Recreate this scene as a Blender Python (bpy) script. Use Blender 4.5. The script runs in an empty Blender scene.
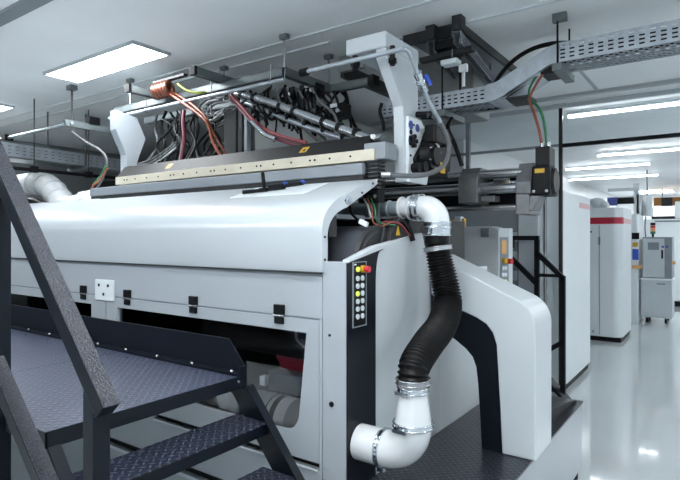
import bpy, bmesh, math, random
from mathutils import Vector
random.seed(7)
S = bpy.context.scene
COL = S.collection
# ------------------------------------------------------------------ camera frame
YAW = math.radians(35.4)
FX = Vector((-math.sin(YAW), math.cos(YAW), 0))      # viewing direction
RX = Vector((math.cos(YAW), math.sin(YAW), 0))       # camera right
EYE = 1.6
def at(px, py, X=None, Y=None, Z=None, D=None):
    """world point on a known plane (X, Y or Z = constant, or at depth D) seen at a photo position"""
    d = FX + RX * ((px - 340) / 540.0) + Vector((0, 0, (237 - py) / 540.0))
    if X is not None: t = X / d.x
    elif Y is not None: t = Y / d.y
    elif Z is not None: t = (Z - EYE) / d.z
    else: t = D
    p = d * t
    return Vector((p.x, p.y, p.z + EYE))

# ------------------------------------------------------------------ materials
M = {}
def mat(name, col, rough=0.5, metal=0.0, noise=0.0, nscale=8.0, bump=0.0, bscale=40.0, emit=0.0, coat=0.0, spec=0.5):
    m = bpy.data.materials.new(name); m.use_nodes = True
    nt = m.node_tree; b = nt.nodes['Principled BSDF']
    b.inputs['Base Color'].default_value = (*col, 1)
    b.inputs['Roughness'].default_value = rough
    b.inputs['Metallic'].default_value = metal
    b.inputs['Coat Weight'].default_value = coat
    b.inputs['Specular IOR Level'].default_value = spec
    if emit:
        b.inputs['Emission Color'].default_value = (*col, 1)
        b.inputs['Emission Strength'].default_value = emit
    tc = nt.nodes.new('ShaderNodeTexCoord')
    if noise:
        n = nt.nodes.new('ShaderNodeTexNoise'); n.inputs['Scale'].default_value = nscale; n.inputs['Detail'].default_value = 5
        nt.links.new(tc.outputs['Object'], n.inputs['Vector'])
        r = nt.nodes.new('ShaderNodeValToRGB')
        r.color_ramp.elements[0].position = .3; r.color_ramp.elements[1].position = .7
        r.color_ramp.elements[0].color = (*[c * (1 - noise) for c in col], 1)
        r.color_ramp.elements[1].color = (*[min(1, c * (1 + noise)) for c in col], 1)
        nt.links.new(n.outputs['Fac'], r.inputs['Fac']); nt.links.new(r.outputs['Color'], b.inputs['Base Color'])
    if bump:
        n = nt.nodes.new('ShaderNodeTexNoise'); n.inputs['Scale'].default_value = bscale; n.inputs['Detail'].default_value = 3
        nt.links.new(tc.outputs['Object'], n.inputs['Vector'])
        u = nt.nodes.new('ShaderNodeBump'); u.inputs['Strength'].default_value = bump; u.inputs['Distance'].default_value = .01
        nt.links.new(n.outputs['Fac'], u.inputs['Height']); nt.links.new(u.outputs['Normal'], b.inputs['Normal'])
    M[name] = m
    return m
mat('white_paint', (.66, .71, .735), .30, noise=.02, nscale=3)
mat('panel_paint', (.335, .37, .40), .36, noise=.03, nscale=2.5)  # same paint as the end wall, darkened for weaker light on the front
mat('pale_grey_paint', (.46, .50, .53), .4, noise=.03)
mat('mid_grey_paint', (.20, .225, .25), .42, noise=.05)
mat('olive_grey_paint', (.22, .235, .235), .5, noise=.1)
mat('navy_paint', (.0035, .0058, .0105), .36, noise=.1, nscale=6, spec=.22)
mat('speckled_paint', (.018, .021, .031), .30, noise=.95, nscale=150, bump=.5, bscale=150)
mat('black_metal', (.005, .0055, .007), .45, spec=.2)
mat('black_plastic', (.0045, .005, .006), .45, spec=.18)
mat('black_rubber', (.0025, .0025, .003), .36, spec=.2)
mat('dark_grey_metal', (.026, .028, .030), .5, noise=.15, nscale=10, spec=.3)
mat('strut_metal', (.13, .155, .16), .42, .3, noise=.15, nscale=12)
mat('galvanised', (.38, .42, .46), .36, .6, noise=.14, nscale=14)
mat('steel', (.40, .41, .43), .26, .9, noise=.1, nscale=10)
mat('brushed_steel', (.19, .195, .205), .38, .7, noise=.12, nscale=20)
mat('chrome', (.62, .66, .70), .14, 1.0)
mat('cream_metal', (.55, .51, .41), .42, noise=.08, nscale=9)
mat('copper', (.20, .070, .045), .32, .7)
mat('orange_cable', (.22, .055, .025), .45)
mat('green_cable', (.012, .13, .045), .45)
mat('red_cable', (.17, .02, .028), .5, noise=.2, nscale=60)
mat('maroon_cable', (.13, .018, .035), .5)
mat('yellow_cable', (.24, .26, .03), .5)
mat('grey_cable', (.10, .107, .115), .45)
mat('white_cable', (.27, .285, .295), .45)
mat('pvc_white', (.60, .62, .635), .16, noise=.015, coat=.3)
mat('duct_white', (.62, .64, .65), .45)
mat('pipe_grey', (.22, .27, .30), .3, .3)
mat('yellow_label', (.55, .33, .02), .5)
mat('orange_label', (.62, .33, .10), .5)
mat('red_plastic', (.52, .015, .03), .3)
mat('red_paint', (.42, .012, .04), .32)
mat('pink_band', (.62, .36, .38), .4)
mat('blue_plastic', (.02, .07, .42), .4)
mat('blue_sticker', (.05, .07, .26), .45)
mat('key_grey', (.55, .60, .62), .4)
mat('key_lit', (.62, .72, .12), .4, emit=.25)
mat('ceiling_metal', (.85, .875, .89), .48, noise=.05, nscale=1.3, bump=.06, bscale=2.2)
mat('ceiling_trim', (.20, .23, .245), .5)
mat('ceiling_seam', (.40, .43, .45), .5)
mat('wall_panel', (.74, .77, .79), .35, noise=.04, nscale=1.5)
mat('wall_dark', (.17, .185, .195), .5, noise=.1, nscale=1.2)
mat('lamp', (.93, .97, 1.0), .5, emit=24)
mat('tube_lamp', (.93, .97, 1.0), .5, emit=13)
mat('hall_tube', (.93, .97, 1.0), .5, emit=8)
mat('crane_orange', (.42, .17, .03), .5)
mat('drum_metal', (.13, .14, .165), .3, .5)
mat('amber_lens', (.65, .22, .03), .3)
mat('red_lens', (.45, .02, .03), .3)
mat('green_lens', (.02, .10, .06), .3)
mat('screen_grey', (.20, .23, .25), .2)
mat('alloy_lip', (.55, .60, .63), .35, .3)

def floor_mat():
    m = mat('epoxy_floor', (.46, .50, .515), .07, noise=.04, nscale=.8, bump=.025, bscale=2.5, coat=.3)
    return m
floor_mat()
def glass(name, tint, gloss):
    m = bpy.data.materials.new(name); m.use_nodes = True
    nt = m.node_tree; nt.nodes.remove(nt.nodes['Principled BSDF'])
    out = nt.nodes['Material Output']
    a = nt.nodes.new('ShaderNodeBsdfTransparent'); a.inputs['Color'].default_value = (*tint, 1)
    g = nt.nodes.new('ShaderNodeBsdfGlossy'); g.inputs['Roughness'].default_value = .03
    f = nt.nodes.new('ShaderNodeFresnel'); f.inputs['IOR'].default_value = gloss
    x = nt.nodes.new('ShaderNodeMixShader')
    nt.links.new(f.outputs['Fac'], x.inputs['Fac']); nt.links.new(a.outputs['BSDF'], x.inputs[1]); nt.links.new(g.outputs['BSDF'], x.inputs[2])
    nt.links.new(x.outputs['Shader'], out.inputs['Surface'])
    M[name] = m
glass('smoked_pane', (.92, .93, .94), 1.3)
glass('clear_pane', (.93, .95, .96), 1.45)

def tread_plate(name, c0, c1, glint_col, glint_k):
    """raised lozenges in alternating directions, as on five-bar floor plate"""
    m = bpy.data.materials.new(name); m.use_nodes = True
    nt = m.node_tree; N = nt.nodes; L = nt.links; b = N['Principled BSDF']
    def math_(op, a, b_=None, c=None):
        n = N.new('ShaderNodeMath'); n.operation = op
        for i, v in enumerate((a, b_, c)):
            if v is None: continue
            if isinstance(v, (int, float)): n.inputs[i].default_value = v
            else: L.new(v, n.inputs[i])
        return n.outputs[0]
    tc = N.new('ShaderNodeTexCoord'); sp = N.new('ShaderNodeSeparateXYZ'); L.new(tc.outputs['Object'], sp.inputs[0])
    k = 35.0
    u = math_('MULTIPLY', math_('ADD', sp.outputs[0], sp.outputs[1]), k * .7071)
    v = math_('MULTIPLY', math_('SUBTRACT', sp.outputs[0], sp.outputs[1]), k * .7071)
    iu, iv = math_('FLOOR', u), math_('FLOOR', v)
    fu = math_('SUBTRACT', math_('SUBTRACT', u, iu), .5); fv = math_('SUBTRACT', math_('SUBTRACT', v, iv), .5)
    par = math_('ABSOLUTE', math_('MODULO', math_('ADD', iu, iv), 2))          # 0 / 1
    inv = math_('SUBTRACT', 1, par)
    a = math_('ADD', math_('MULTIPLY', fu, par), math_('MULTIPLY', fv, inv))     # long axis
    c = math_('ADD', math_('MULTIPLY', fv, par), math_('MULTIPLY', fu, inv))
    e = math_('ADD', math_('POWER', math_('ABSOLUTE', math_('DIVIDE', a, .52)), 2), math_('POWER', math_('ABSOLUTE', math_('DIVIDE', c, .17)), 2))
    h = math_('MAXIMUM', math_('SUBTRACT', 1, e), 0)
    h = math_('POWER', h, .6)
    bp = N.new('ShaderNodeBump'); bp.inputs['Strength'].default_value = 1.0; bp.inputs['Distance'].default_value = .007
    L.new(h, bp.inputs['Height']); L.new(bp.outputs['Normal'], b.inputs['Normal'])
    no = N.new('ShaderNodeTexNoise'); no.inputs['Scale'].default_value = 5; L.new(tc.outputs['Object'], no.inputs['Vector'])
    mix = N.new('ShaderNodeMix'); mix.data_type = 'RGBA'
    mix.inputs[6].default_value = (*c0, 1); mix.inputs[7].default_value = (*c1, 1)
    L.new(no.outputs['Fac'], mix.inputs[0])
    glint = N.new('ShaderNodeMix'); glint.data_type = 'RGBA'; glint.inputs[7].default_value = (*glint_col, 1)  # painted highlight: lozenge tops mixed lighter
    L.new(mix.outputs[2], glint.inputs[6]); L.new(math_('MULTIPLY', h, glint_k), glint.inputs[0])
    L.new(glint.outputs[2], b.inputs['Base Color'])
    b.inputs['Roughness'].default_value = .30
    M[name] = m
tread_plate('tread_plate', (.020, .025, .050), (.040, .048, .085), (.20, .22, .30), .6)
tread_plate('shaded_deck_tread', (.006, .008, .014), (.013, .016, .025), (.08, .09, .12), .35)  # darker copy of the platform plate, weaker light on the deck mixed in
tread_plate('shaded_step_tread', (.010, .013, .025), (.020, .025, .043), (.16, .18, .24), .5)  # platform plate darkened, since less light falls on the steps

mat('silver_hose', (.42, .45, .48), .25, .75)
mat('rail_metal', (.17, .19, .21), .4, .4, noise=.15)
mat('hood_paint', (.44, .48, .51), .3, noise=.02, nscale=3, coat=.35)  # same paint as the side panels, lightened for the overhead light on top
mat('shell_paint', (.50, .54, .565), .32, noise=.02, nscale=3)
mat('beam_paint', (.009, .0095, .010), .55, spec=.25)
# ------------------------------------------------------------------ mesh builder
def frame_of(d):
    d = d.normalized()
    up = Vector((0, 0, 1)) if abs(d.z) < .95 else Vector((1, 0, 0))
    a = d.cross(up).normalized(); b = a.cross(d).normalized()
    return a, b
def smooth_path(pts, n=6):
    pts = [Vector(p) for p in pts]
    if len(pts) < 3: return pts
    P = [pts[0] * 2 - pts[1]] + pts + [pts[-1] * 2 - pts[-2]]
    out = []
    for i in range(1, len(P) - 2):
        for k in range(n):
            t = k / n
            out.append(.5 * ((2 * P[i]) + (P[i+1] - P[i-1]) * t + (2*P[i-1] - 5*P[i] + 4*P[i+1] - P[i+2]) * t*t + (3*P[i] - P[i-1] - 3*P[i+1] + P[i+2]) * t**3))
    out.append(pts[-1])
    return out
class MB:
    def __init__(s): s.v = []; s.f = []; s.sm = []
    def add(s, vs, fs, smooth=False):
        b = len(s.v); s.v += [Vector(v) for v in vs]
        for f in fs:
            s.f.append([b + i for i in f]); s.sm.append(smooth)
        return s
    def box(s, x0, x1, y0, y1, z0, z1):
        vs = [(x, y, z) for z in (z0, z1) for y in (y0, y1) for x in (x0, x1)]
        return s.add(vs, [(0,2,3,1), (4,5,7,6), (0,1,5,4), (2,6,7,3), (0,4,6,2), (1,3,7,5)])
    def bar(s, p, q, w, h, up=(0, 0, 1)):
        p = Vector(p); q = Vector(q); d = (q - p).normalized()
        a = d.cross(Vector(up))
        if a.length < 1e-4: a = d.cross(Vector((1, 0, 0)))
        a.normalize(); b = a.cross(d).normalized()
        vs = []
        for c in (p, q):
            for i, j in ((-1,-1), (1,-1), (1,1), (-1,1)): vs.append(c + a*(i*w/2) + b*(j*h/2))
        return s.add(vs, [(0,1,2,3), (7,6,5,4), (0,4,5,1), (1,5,6,2), (2,6,7,3), (3,7,4,0)])
    def cyl(s, p, q, r, r2=None, seg=20, cap=True):
        p = Vector(p); q = Vector(q); r2 = r if r2 is None else r2
        a, b = frame_of(q - p)
        vs = [p + (a*math.cos(2*math.pi*i/seg) + b*math.sin(2*math.pi*i/seg))*r for i in range(seg)]
        vs += [q + (a*math.cos(2*math.pi*i/seg) + b*math.sin(2*math.pi*i/seg))*r2 for i in range(seg)]
        s.add(vs, [(i, (i+1) % seg, seg+(i+1) % seg, seg+i) for i in range(seg)], True)
        if cap:
            s.add(vs[:seg], [tuple(reversed(range(seg)))]); s.add(vs[seg:], [tuple(range(seg))])
        return s
    def tube(s, pts, r, seg=10, n=6, smooth=True, cap=True):
        R = r if isinstance(r, (list, tuple)) else None
        raw = [Vector(p) for p in pts]
        P = smooth_path(raw, n) if smooth else raw
        m = len(P); a = None; vs = []
        for i in range(m):
            d = (P[min(i+1, m-1)] - P[max(i-1, 0)])
            if d.length < 1e-9: d = Vector((0, 0, 1))
            d.normalize()
            if a is None: a, _ = frame_of(d)
            a = (a - d * a.dot(d))
            if a.length < 1e-6: a, _ = frame_of(d)
            a.normalize(); b = d.cross(a)
            if R:
                t = i/(m-1)*(len(R)-1); k = min(int(t), len(R)-2); rr = R[k] + (R[k+1]-R[k])*(t-k)
            else: rr = r
            vs += [P[i] + (a*math.cos(2*math.pi*j/seg) + b*math.sin(2*math.pi*j/seg))*rr for j in range(seg)]
        s.add(vs, [(i*seg+j, i*seg+(j+1) % seg, (i+1)*seg+(j+1) % seg, (i+1)*seg+j) for i in range(m-1) for j in range(seg)], True)
        if cap:
            s.add(vs[:seg], [tuple(reversed(range(seg)))]); s.add(vs[-seg:], [tuple(range(seg))])
        return s
    def torus(s, c, axis, R, r, seg=24, ms=8):
        c = Vector(c); ax = Vector(axis).normalized(); a, b = frame_of(ax); vs = []
        for i in range(seg):
            t = 2*math.pi*i/seg; d = a*math.cos(t) + b*math.sin(t)
            for j in range(ms):
                p = 2*math.pi*j/ms; vs.append(c + d*(R + r*math.cos(p)) + ax*(r*math.sin(p)))
        return s.add(vs, [(i*ms+j, ((i+1) % seg)*ms+j, ((i+1) % seg)*ms+(j+1) % ms, i*ms+(j+1) % ms) for i in range(seg) for j in range(ms)], True)
    def prism(s, poly, axis, a, b):
        def P(u, v, w): return {'x': (w, u, v), 'y': (u, w, v), 'z': (u, v, w)}[axis]
        n = len(poly)
        vs = [P(u, v, a) for u, v in poly] + [P(u, v, b) for u, v in poly]
        return s.add(vs, [tuple(range(n)), tuple(reversed(range(n, 2*n)))] + [(i, n+i, n+(i+1) % n, (i+1) % n) for i in range(n)])
    def ring(s, outer, inner, axis, a, b):
        """a plate with a hole; both outlines have the same number of points"""
        def P(u, v, w): return {'x': (w, u, v), 'y': (u, w, v), 'z': (u, v, w)}[axis]
        n = len(outer)
        vs = [P(u, v, w) for w in (a, b) for L in (outer, inner) for u, v in L]
        fs = []
        for i in range(n):
            j = (i+1) % n
            fs += [(i, j, n+j, n+i), (2*n+i, 3*n+i, 3*n+j, 2*n+j), (i, 2*n+i, 2*n+j, j), (n+i, n+j, 3*n+j, 3*n+i)]
        return s.add(vs, fs)
    def ball(s, c, r, seg=12, rings=8, sc=(1, 1, 1)):
        c = Vector(c); vs = []; fs = []
        for i in range(rings+1):
            t = math.pi*i/rings
            for j in range(seg):
                p = 2*math.pi*j/seg
                vs.append(c + Vector((math.sin(t)*math.cos(p)*sc[0], math.sin(t)*math.sin(p)*sc[1], math.cos(t)*sc[2]))*r)
        for i in range(rings):
            for j in range(seg): fs.append((i*seg+j, (i+1)*seg+j, (i+1)*seg+(j+1) % seg, i*seg+(j+1) % seg))
        return s.add(vs, fs, True)
    def build(s, name, m, parent=None, bevel=0.0, seg=2, label=None):
        org = Vector((0, 0, 0))
        if parent is not None:
            q = parent
            while q is not None: org += q.location; q = q.parent
        else:
            lo = Vector([min(v[i] for v in s.v) for i in range(3)]); hi = Vector([max(v[i] for v in s.v) for i in range(3)])
            org = Vector(((lo.x+hi.x)/2, (lo.y+hi.y)/2, lo.z))
        me = bpy.data.meshes.new(name)
        me.from_pydata([v - org for v in s.v], [], s.f)
        bm = bmesh.new(); bm.from_mesh(me)
        bmesh.ops.remove_doubles(bm, verts=bm.verts, dist=1e-6) if False else None
        bmesh.ops.recalc_face_normals(bm, faces=bm.faces)
        bm.to_mesh(me); bm.free()
        for p, k in zip(me.polygons, s.sm): p.use_smooth = k
        me.materials.append(M[m] if isinstance(m, str) else m)
        o = bpy.data.objects.new(name, me); COL.objects.link(o)
        if parent is not None: o.parent = parent
        else: o.location = org
        if bevel:
            w = MB.weld(me)
            md = o.modifiers.new('bevel', 'BEVEL'); md.width = bevel; md.segments = seg; md.limit_method = 'ANGLE'; md.angle_limit = math.radians(40)
        if label: o['label'] = label
        return o
    @staticmethod
    def weld(me):
        bm = bmesh.new(); bm.from_mesh(me); bmesh.ops.remove_doubles(bm, verts=bm.verts, dist=1e-5); bm.to_mesh(me); bm.free()
def thing(name, label, cat, loc, group=None):
    o = bpy.data.objects.new(name, None); o.empty_display_size = .1; COL.objects.link(o)
    o.location = loc; o['label'] = label; o['category'] = cat
    if group: o['group'] = group
    return o
def tag(o, label, cat, group=None, kind=None):
    o['label'] = label; o['category'] = cat
    if group: o['group'] = group
    if kind: o['kind'] = kind
    return o
def struct(o, label=None, cat=None):
    o['kind'] = 'structure'
    if label: o['label'] = label
    if cat: o['category'] = cat
    return o
def dup(o, off, label=None, group=None):
    off = Vector(off)
    c = o.copy(); COL.objects.link(c); c.location = o.location + off
    if label: c['label'] = label
    if group: c['group'] = group
    for ch in [x for x in bpy.data.objects if x.parent == o]:
        d = ch.copy(); COL.objects.link(d); d.parent = c
        for g in [x for x in bpy.data.objects if x.parent == ch]:
            e = g.copy(); COL.objects.link(e); e.parent = d
    return c

CZ = 2.94          # ceiling height
# ================================================================== THE ROOM
struct(MB().box(-8.2, 3.2, -3.2, 20.2, -.1, 0).build('floor', 'epoxy_floor'), 'glossy grey epoxy floor reflecting the ceiling lights', 'floor')
struct(MB().box(-8.2, 3.2, -3.2, 20.2, CZ, CZ+.1).build('ceiling', 'ceiling_metal'), 'white metal panelled ceiling with faint reflections', 'ceiling')
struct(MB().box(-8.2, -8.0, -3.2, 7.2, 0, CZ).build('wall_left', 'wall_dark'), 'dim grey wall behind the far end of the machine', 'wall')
struct(MB().box(-8.0, -2.9, 7.0, 7.2, 0, CZ).build('wall_back', 'wall_panel'), 'pale panel wall behind the hanging glass screen', 'wall')
struct(MB().box(-3.1, -2.9, 7.2, 20.0, 0, CZ).build('wall_side', 'wall_panel'), 'pale wall running behind the tall white cabinets', 'wall')
struct(MB().box(-3.1, 3.2, 20.0, 20.2, 0, CZ).build('wall_far', 'wall_panel'), 'far pale wall at the end of the hall', 'wall')
struct(MB().box(3.0, 3.2, -3.0, 20.0, 0, CZ).build('wall_right', 'wall_panel'), 'pale wall on the aisle side', 'wall')
struct(MB().box(-8.0, 3.0, -3.2, -3.0, 0, CZ).build('wall_front', 'wall_panel'), 'pale wall facing the machine', 'wall')
# ceiling joints and trims
n = 1
def trim(x0, x1, y0, y1, z0, m, label):
    global n
    struct(MB().box(x0, x1, y0, y1, z0, CZ).build('trim_%d' % n, m), label, 'trim'); n += 1
trim(-8, -2.6, 1.44, 1.53, CZ-.02, 'ceiling_trim', 'dark grey ceiling joint strip above the platform')
trim(-8, 2.9, 2.78, 2.80, CZ-.010, 'white_paint', 'thin ceiling joint behind the panel light')
trim(-8, -2.2, 2.96, 2.985, CZ-.012, 'white_paint', 'stepped white ceiling joint above the strut frame')
trim(-2.2, 2.9, 3.18, 3.20, CZ-.012, 'white_paint', 'bright ceiling joint above the cable tray')
trim(-2.2, 2.9, 4.55, 4.585, CZ-.012, 'ceiling_seam', 'grey ceiling joint in front of the glass screen')
trim(-4.0, 2.9, 5.36, 5.42, CZ-.03, 'ceiling_seam', 'grey ceiling joint strip near the glass screen')
trim(-.95, -.925, 4.585, 5.36, CZ-.012, 'ceiling_seam', 'short cross joint in the ceiling near the cable tray')

# ceiling lights
def panel_light(x0, x1, y0, y1, label, group='ceiling panel lights'):
    t = thing('ceiling_light', label, 'ceiling light', ((x0+x1)/2, (y0+y1)/2, CZ-.022), group)
    e = .016
    MB().ring([(x0-e, y0-e), (x1+e, y0-e), (x1+e, y1+e), (x0-e, y1+e)], [(x0, y0), (x1, y0), (x1, y1), (x0, y1)], 'z', CZ-.024, CZ-.0005).build('light_frame', 'pale_grey_paint', t)
    MB().box(x0, x1, y0, y1, CZ-.018, CZ-.004).build('diffuser', 'lamp', t, label='glowing white diffuser')
    return t
panel_light(-4.49, -3.29, 2.19, 2.47, 'long glowing ceiling panel light above the hood, fully in view')
panel_light(-7.12, -5.92, 2.28, 2.56, 'glowing ceiling panel light cut by the left picture edge')
for x, y in ((-1.5, 1.0), (-5.2, -.6), (-3.2, -.6), (-1.2, -.6), (.8, -.6), (.9, 4.6), (1.3, 2.7), (1.5, 7.5), (1.5, 11.5)):  # unseen panels, some added only to brighten hood, end wall and aisle
    panel_light(x, x+1.2, y, y+.28, 'unseen ceiling panel light added to brighten the room', 'added panel lights out of view')
q = at(656, 191, Z=CZ)
panel_light(q.x-.42, q.x+.42, q.y-.55, q.y+.55, 'small bright ceiling light at the far end of the hall')
panel_light(q.x+1.6, q.x+2.2, 12.4, 13.2, 'unseen ceiling panel light added to brighten the room', 'added panel lights out of view')  # extra unseen panel that adds light to the hall
def tube_light(x0, x1, y, z, label, group='tube lights behind the glass screen'):
    t = thing('tube_light', label, 'tube light', ((x0+x1)/2, y, z-.02), group)
    MB().box(x0, x1, y-.018, y+.018, z+.015, z+.045).build('light_housing', 'white_paint', t)
    MB().cyl((x0+.01, y, z), (x1-.01, y, z), .017, seg=12).build('tube', 'hall_tube' if y > 5 else 'tube_lamp', t, label='glowing white tube')
    for x in (x0+.15, x1-.15):
        MB().cyl((x, y, z+.05), (x, y, CZ), .004, seg=6).build('suspension_rod', 'steel', t)
tube_light(-1.63, .1, 9.28, 2.88, 'nearest tube light behind the glass screen, topmost of the three in a row')
tube_light(-2.46, -1.05, 10.86, 2.88, 'middle tube light of the three rows behind the glass screen')
tube_light(-2.85, -1.10, 12.9, 2.88, 'lowest tube light of the three rows behind the glass screen')
tube_light(-1.36, 1.04, 6.1, 2.88, 'long strip light just under the ceiling behind the glass screen')
for x, y in ((.9, 10.86),):  # unseen tube added to brighten the far hall
    tube_light(x, x+1.4, y, 2.88, 'unseen tube light added to brighten the far hall', 'added tube lights out of view')
for y, xs_ in ((.65, (-6.6, -5.0, -3.4)), (-2.2, (-4.4, -.6))):  # unseen hung tubes added to light the ceiling, hood and machine front
    for x in xs_:
        tube_light(x, x+1.2, y, 2.46, 'unseen tube light added to brighten the far hall', 'added tube lights out of view')
# hanging glass screen (smoke barrier) with posts
t = thing('glass_screen', 'hanging glass smoke screen with black bottom rail under the ceiling', 'glass screen', (-.6, 5.75, 2.52))
MB().box(-3.9, -1.365, 5.745, 5.755, 2.54, 2.90).build('glass_pane', 'clear_pane', t)
MB().box(-1.325, 2.9, 5.745, 5.755, 2.54, 2.90).build('glass_pane', 'clear_pane', t)
MB().box(-3.9, 2.9, 5.73, 5.77, 2.90, CZ).build('top_rail', 'pale_grey_paint', t)
MB().box(-1.326, 2.9, 5.73, 5.77, 2.505, 2.54).build('bottom_rail', 'black_metal', t)
MB().box(-3.9, -1.364, 5.73, 5.77, 2.515, 2.54).build('bottom_rail', 'mid_grey_paint', t, label='grey bottom rail')
t = thing('screen_post', 'thin dark post beside the tall white cabinet', 'post', (-1.345, 5.75, 0))
MB().box(-1.362, -1.328, 5.733, 5.767, 0, CZ).build('post_tube', 'dark_grey_metal', t)
MB().box(-1.41, -1.28, 5.70, 5.732, 2.90, CZ).build('post_bracket', 'pale_grey_paint', t)
p = at(468, 120, Y=5.70)
t = thing('screen_post', 'pale grey post rising behind the black motor', 'post', (p.x, 5.70, 0))
MB().box(p.x-.022, p.x+.022, 5.685, 5.728, 0, CZ).build('post_tube', 'mid_grey_paint', t)
MB().box(p.x-.04, p.x+.04, 5.68, 5.729, CZ-.06, CZ-.001).build('post_bracket', 'mid_grey_paint', t)

# ================================================================== PRINTING MACHINE
XE, YF = -1.32, 1.90                 # end wall plane, front side plane
XH = -1.447                          # hood end
XL = -5.6
pm = thing('printing_machine', 'large white printing machine with long curved hood and windowed side', 'printing machine', (-3.4, 2.5, 0))
# chassis (dark inside) and skins
MB().box(XL, -1.36, 2.55, 3.3, 0, 1.70).build('chassis', 'dark_grey_metal', pm)
MB().box(XL, -1.36, 1.94, 2.55, .0, .58).box(XL, -1.36, 1.94, 2.55, 1.26, 1.30).build('inner_shelf', 'black_metal', pm)
# side skin between hood and inspection doors
MB().box(XL, XH, YF, YF+.03, 1.236, 1.50).build('upper_side_panel', 'panel_paint', pm, bevel=.003)
# corner column
MB().prism([(XH+.002, YF), (XE, YF), (XE, YF+.03), (XH+.002, YF+.03)], 'z', 0, 1.492).build('corner_column', 'panel_paint', pm, bevel=.004)
# end wall, white
endp = [(1.93, 0), (3.6, 0), (3.6, 1.40), (2.72, 1.42), (2.62, 1.622), (2.14, 1.556), (1.93, 1.50)]
MB().prism(endp, 'x', XE-.04, XE).build('end_panel', 'shell_paint', pm, bevel=.004)
# dark inset plate of the end wall with rounded upper corner
dk = [(1.905, .02), (2.135, .02), (2.135, 1.40)] + [(2.135+.075*(1-math.cos(a)), 1.40+.165*math.sin(a)) for a in [math.pi/2*k/6 for k in range(1, 7)]]
dk += [(1.905, 1.487)]
dk = [(y, min(z, 1.49 + (y-1.90)*.172)) for y, z in dk]
MB().prism(dk, 'x', XE, XE+.006).build('control_side_plate', 'navy_paint', pm, bevel=.002)
# seam strip on the end wall
MB().box(XE, XE+.004, 2.815, 2.825, .5, 1.40).build('panel_seam', 'pale_grey_paint', pm)
# hood: a curved shell
def bez(a, b, c, n_):
    return [((1-t_)**2*a[0]+2*t_*(1-t_)*b[0]+t_*t_*c[0], (1-t_)**2*a[1]+2*t_*(1-t_)*b[1]+t_*t_*c[1]) for t_ in [k/n_ for k in range(n_+1)]]
prof = [(1.888, 1.445), (1.880, 1.475)] + bez((1.880, 1.625), (1.880, 1.742), (2.07, 1.8035), 14) + [(2.345, 1.895)]
inn = [(y+.013, z) if z < 1.65 else (y+.008, z-.014) for y, z in prof]
hood = MB().prism(prof + inn[::-1], 'x', XL, XH)
ho = hood.build('hood', 'hood_paint', pm)
for p_ in ho.data.polygons: p_.use_smooth = True
ho.data.set_sharp_from_angle(angle=math.radians(28))
fl = [(1.925, 1.445), (1.922, 1.475)] + bez((1.922, 1.60), (1.922, 1.700), (2.07, 1.738), 14) + [(2.345, 1.868)]
MB().prism(prof + fl[::-1], 'x', XH, XH+.014).build('hood_end_flange', 'hood_paint', ho)
for y, z in ((1.90, 1.50), (1.90, 1.60), (2.06, 1.77), (2.2, 1.815), (2.30, 1.868)):
    MB().cyl((XH+.012, y, z), (XH+.017, y, z), .006, seg=10).build('hood_screw', 'black_metal', ho)
MB().box(XL, XH, 1.882, 1.925, 1.436, 1.445).build('hood_lip', 'dark_grey_metal', ho)
MB().box(XL, -3.99, 2.345, 2.9, 1.80, 1.90).build('rear_top_cover', 'white_paint', pm)
# latch lying on the hood top
a = at(262, 187, Z=1.872)
la = thing('hood_latch', 'small black lever latch with blue tips on top of the white hood', 'latch', (a.x, a.y, a.z))
hz = lambda y: 1.797 + (y-2.05)*.332
for (x0, x1, y) in ((-.16, .0, 2.17), (-.06, .10, 2.20)):
    MB().bar((a.x+x0, y, hz(y)+.015), (a.x+x1, y+.02, hz(y+.02)+.015), .03, .02).build('latch_bar', 'black_plastic', la)
MB().bar((a.x-.02, 2.19, hz(2.19)+.01), (a.x-.035, 2.19, hz(2.19)+.115), .013, .016, (0, 1, 0)).build('lever', 'black_plastic', la)
for x, y in ((.06, 2.27), (.17, 2.29)):
    MB().bar((a.x+x-.10, y-.02, hz(y-.02)+.014), (a.x+x, y, hz(y)+.018), .03, .02).build('arm_bar', 'black_plastic', la)
    MB().ball((a.x+x, y, hz(y)+.026), .014, sc=(1.3, 1, .8)).build('blue_tip', 'blue_plastic', la, label='blue tip')
MB().prism([(2.10, hz(2.10)+.001), (2.31, hz(2.31)+.001), (2.31, hz(2.31)+.007), (2.10, hz(2.10)+.007)], 'x', a.x-.20, a.x+.34).build('latch_plate', 'white_paint', la, bevel=.002)

# inspection doors with windows
def rounded(pts):
    return pts
def door(x0, x1, win, name_label):
    z0, z1 = .595, 1.228
    n_ = len(win)
    outer = []
    # project each window point to the door outline so that both loops have as many points
    cx = (x0+x1)/2; cz = (z0+z1)/2
    xs = [w[0] for w in win]; zs = [w[1] for w in win]
    def proj(p):
        dx, dz = p
        return dx, dz
    # corners first: top-left, top-right, then rounded bottom right, bottom left
    k = n_ - 3
    outer = [(x0, z1), (x1, z1)] + [(x1, z0)]*1
    out = [(x0, z1), (x1, z1)]
    for i in range(k):
        t_ = i/(k-1) if k > 1 else 0
        h_ = .5
        if t_ <= h_: out.append((x1, z1+(z0-z1)*(.55+.45*t_/h_)))
        else: out.append((x1+(x0-x1)*.25*(t_-h_)/(1-h_), z0))
    out.append((x0, z0))
    d = MB().ring(out, win, 'y', YF-.004, YF+.022).build('inspection_door', 'panel_paint', pm)
    MB().prism(win, 'y', YF+.012, YF+.016).build('window_pane', 'smoked_pane', d, label='dark window pane')
    return d
wr = at(307, 334, Y=YF); wl = at(118, 306, Y=YF)
arc = []
bx, bz, rr = -1.575, .709, .09
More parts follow.
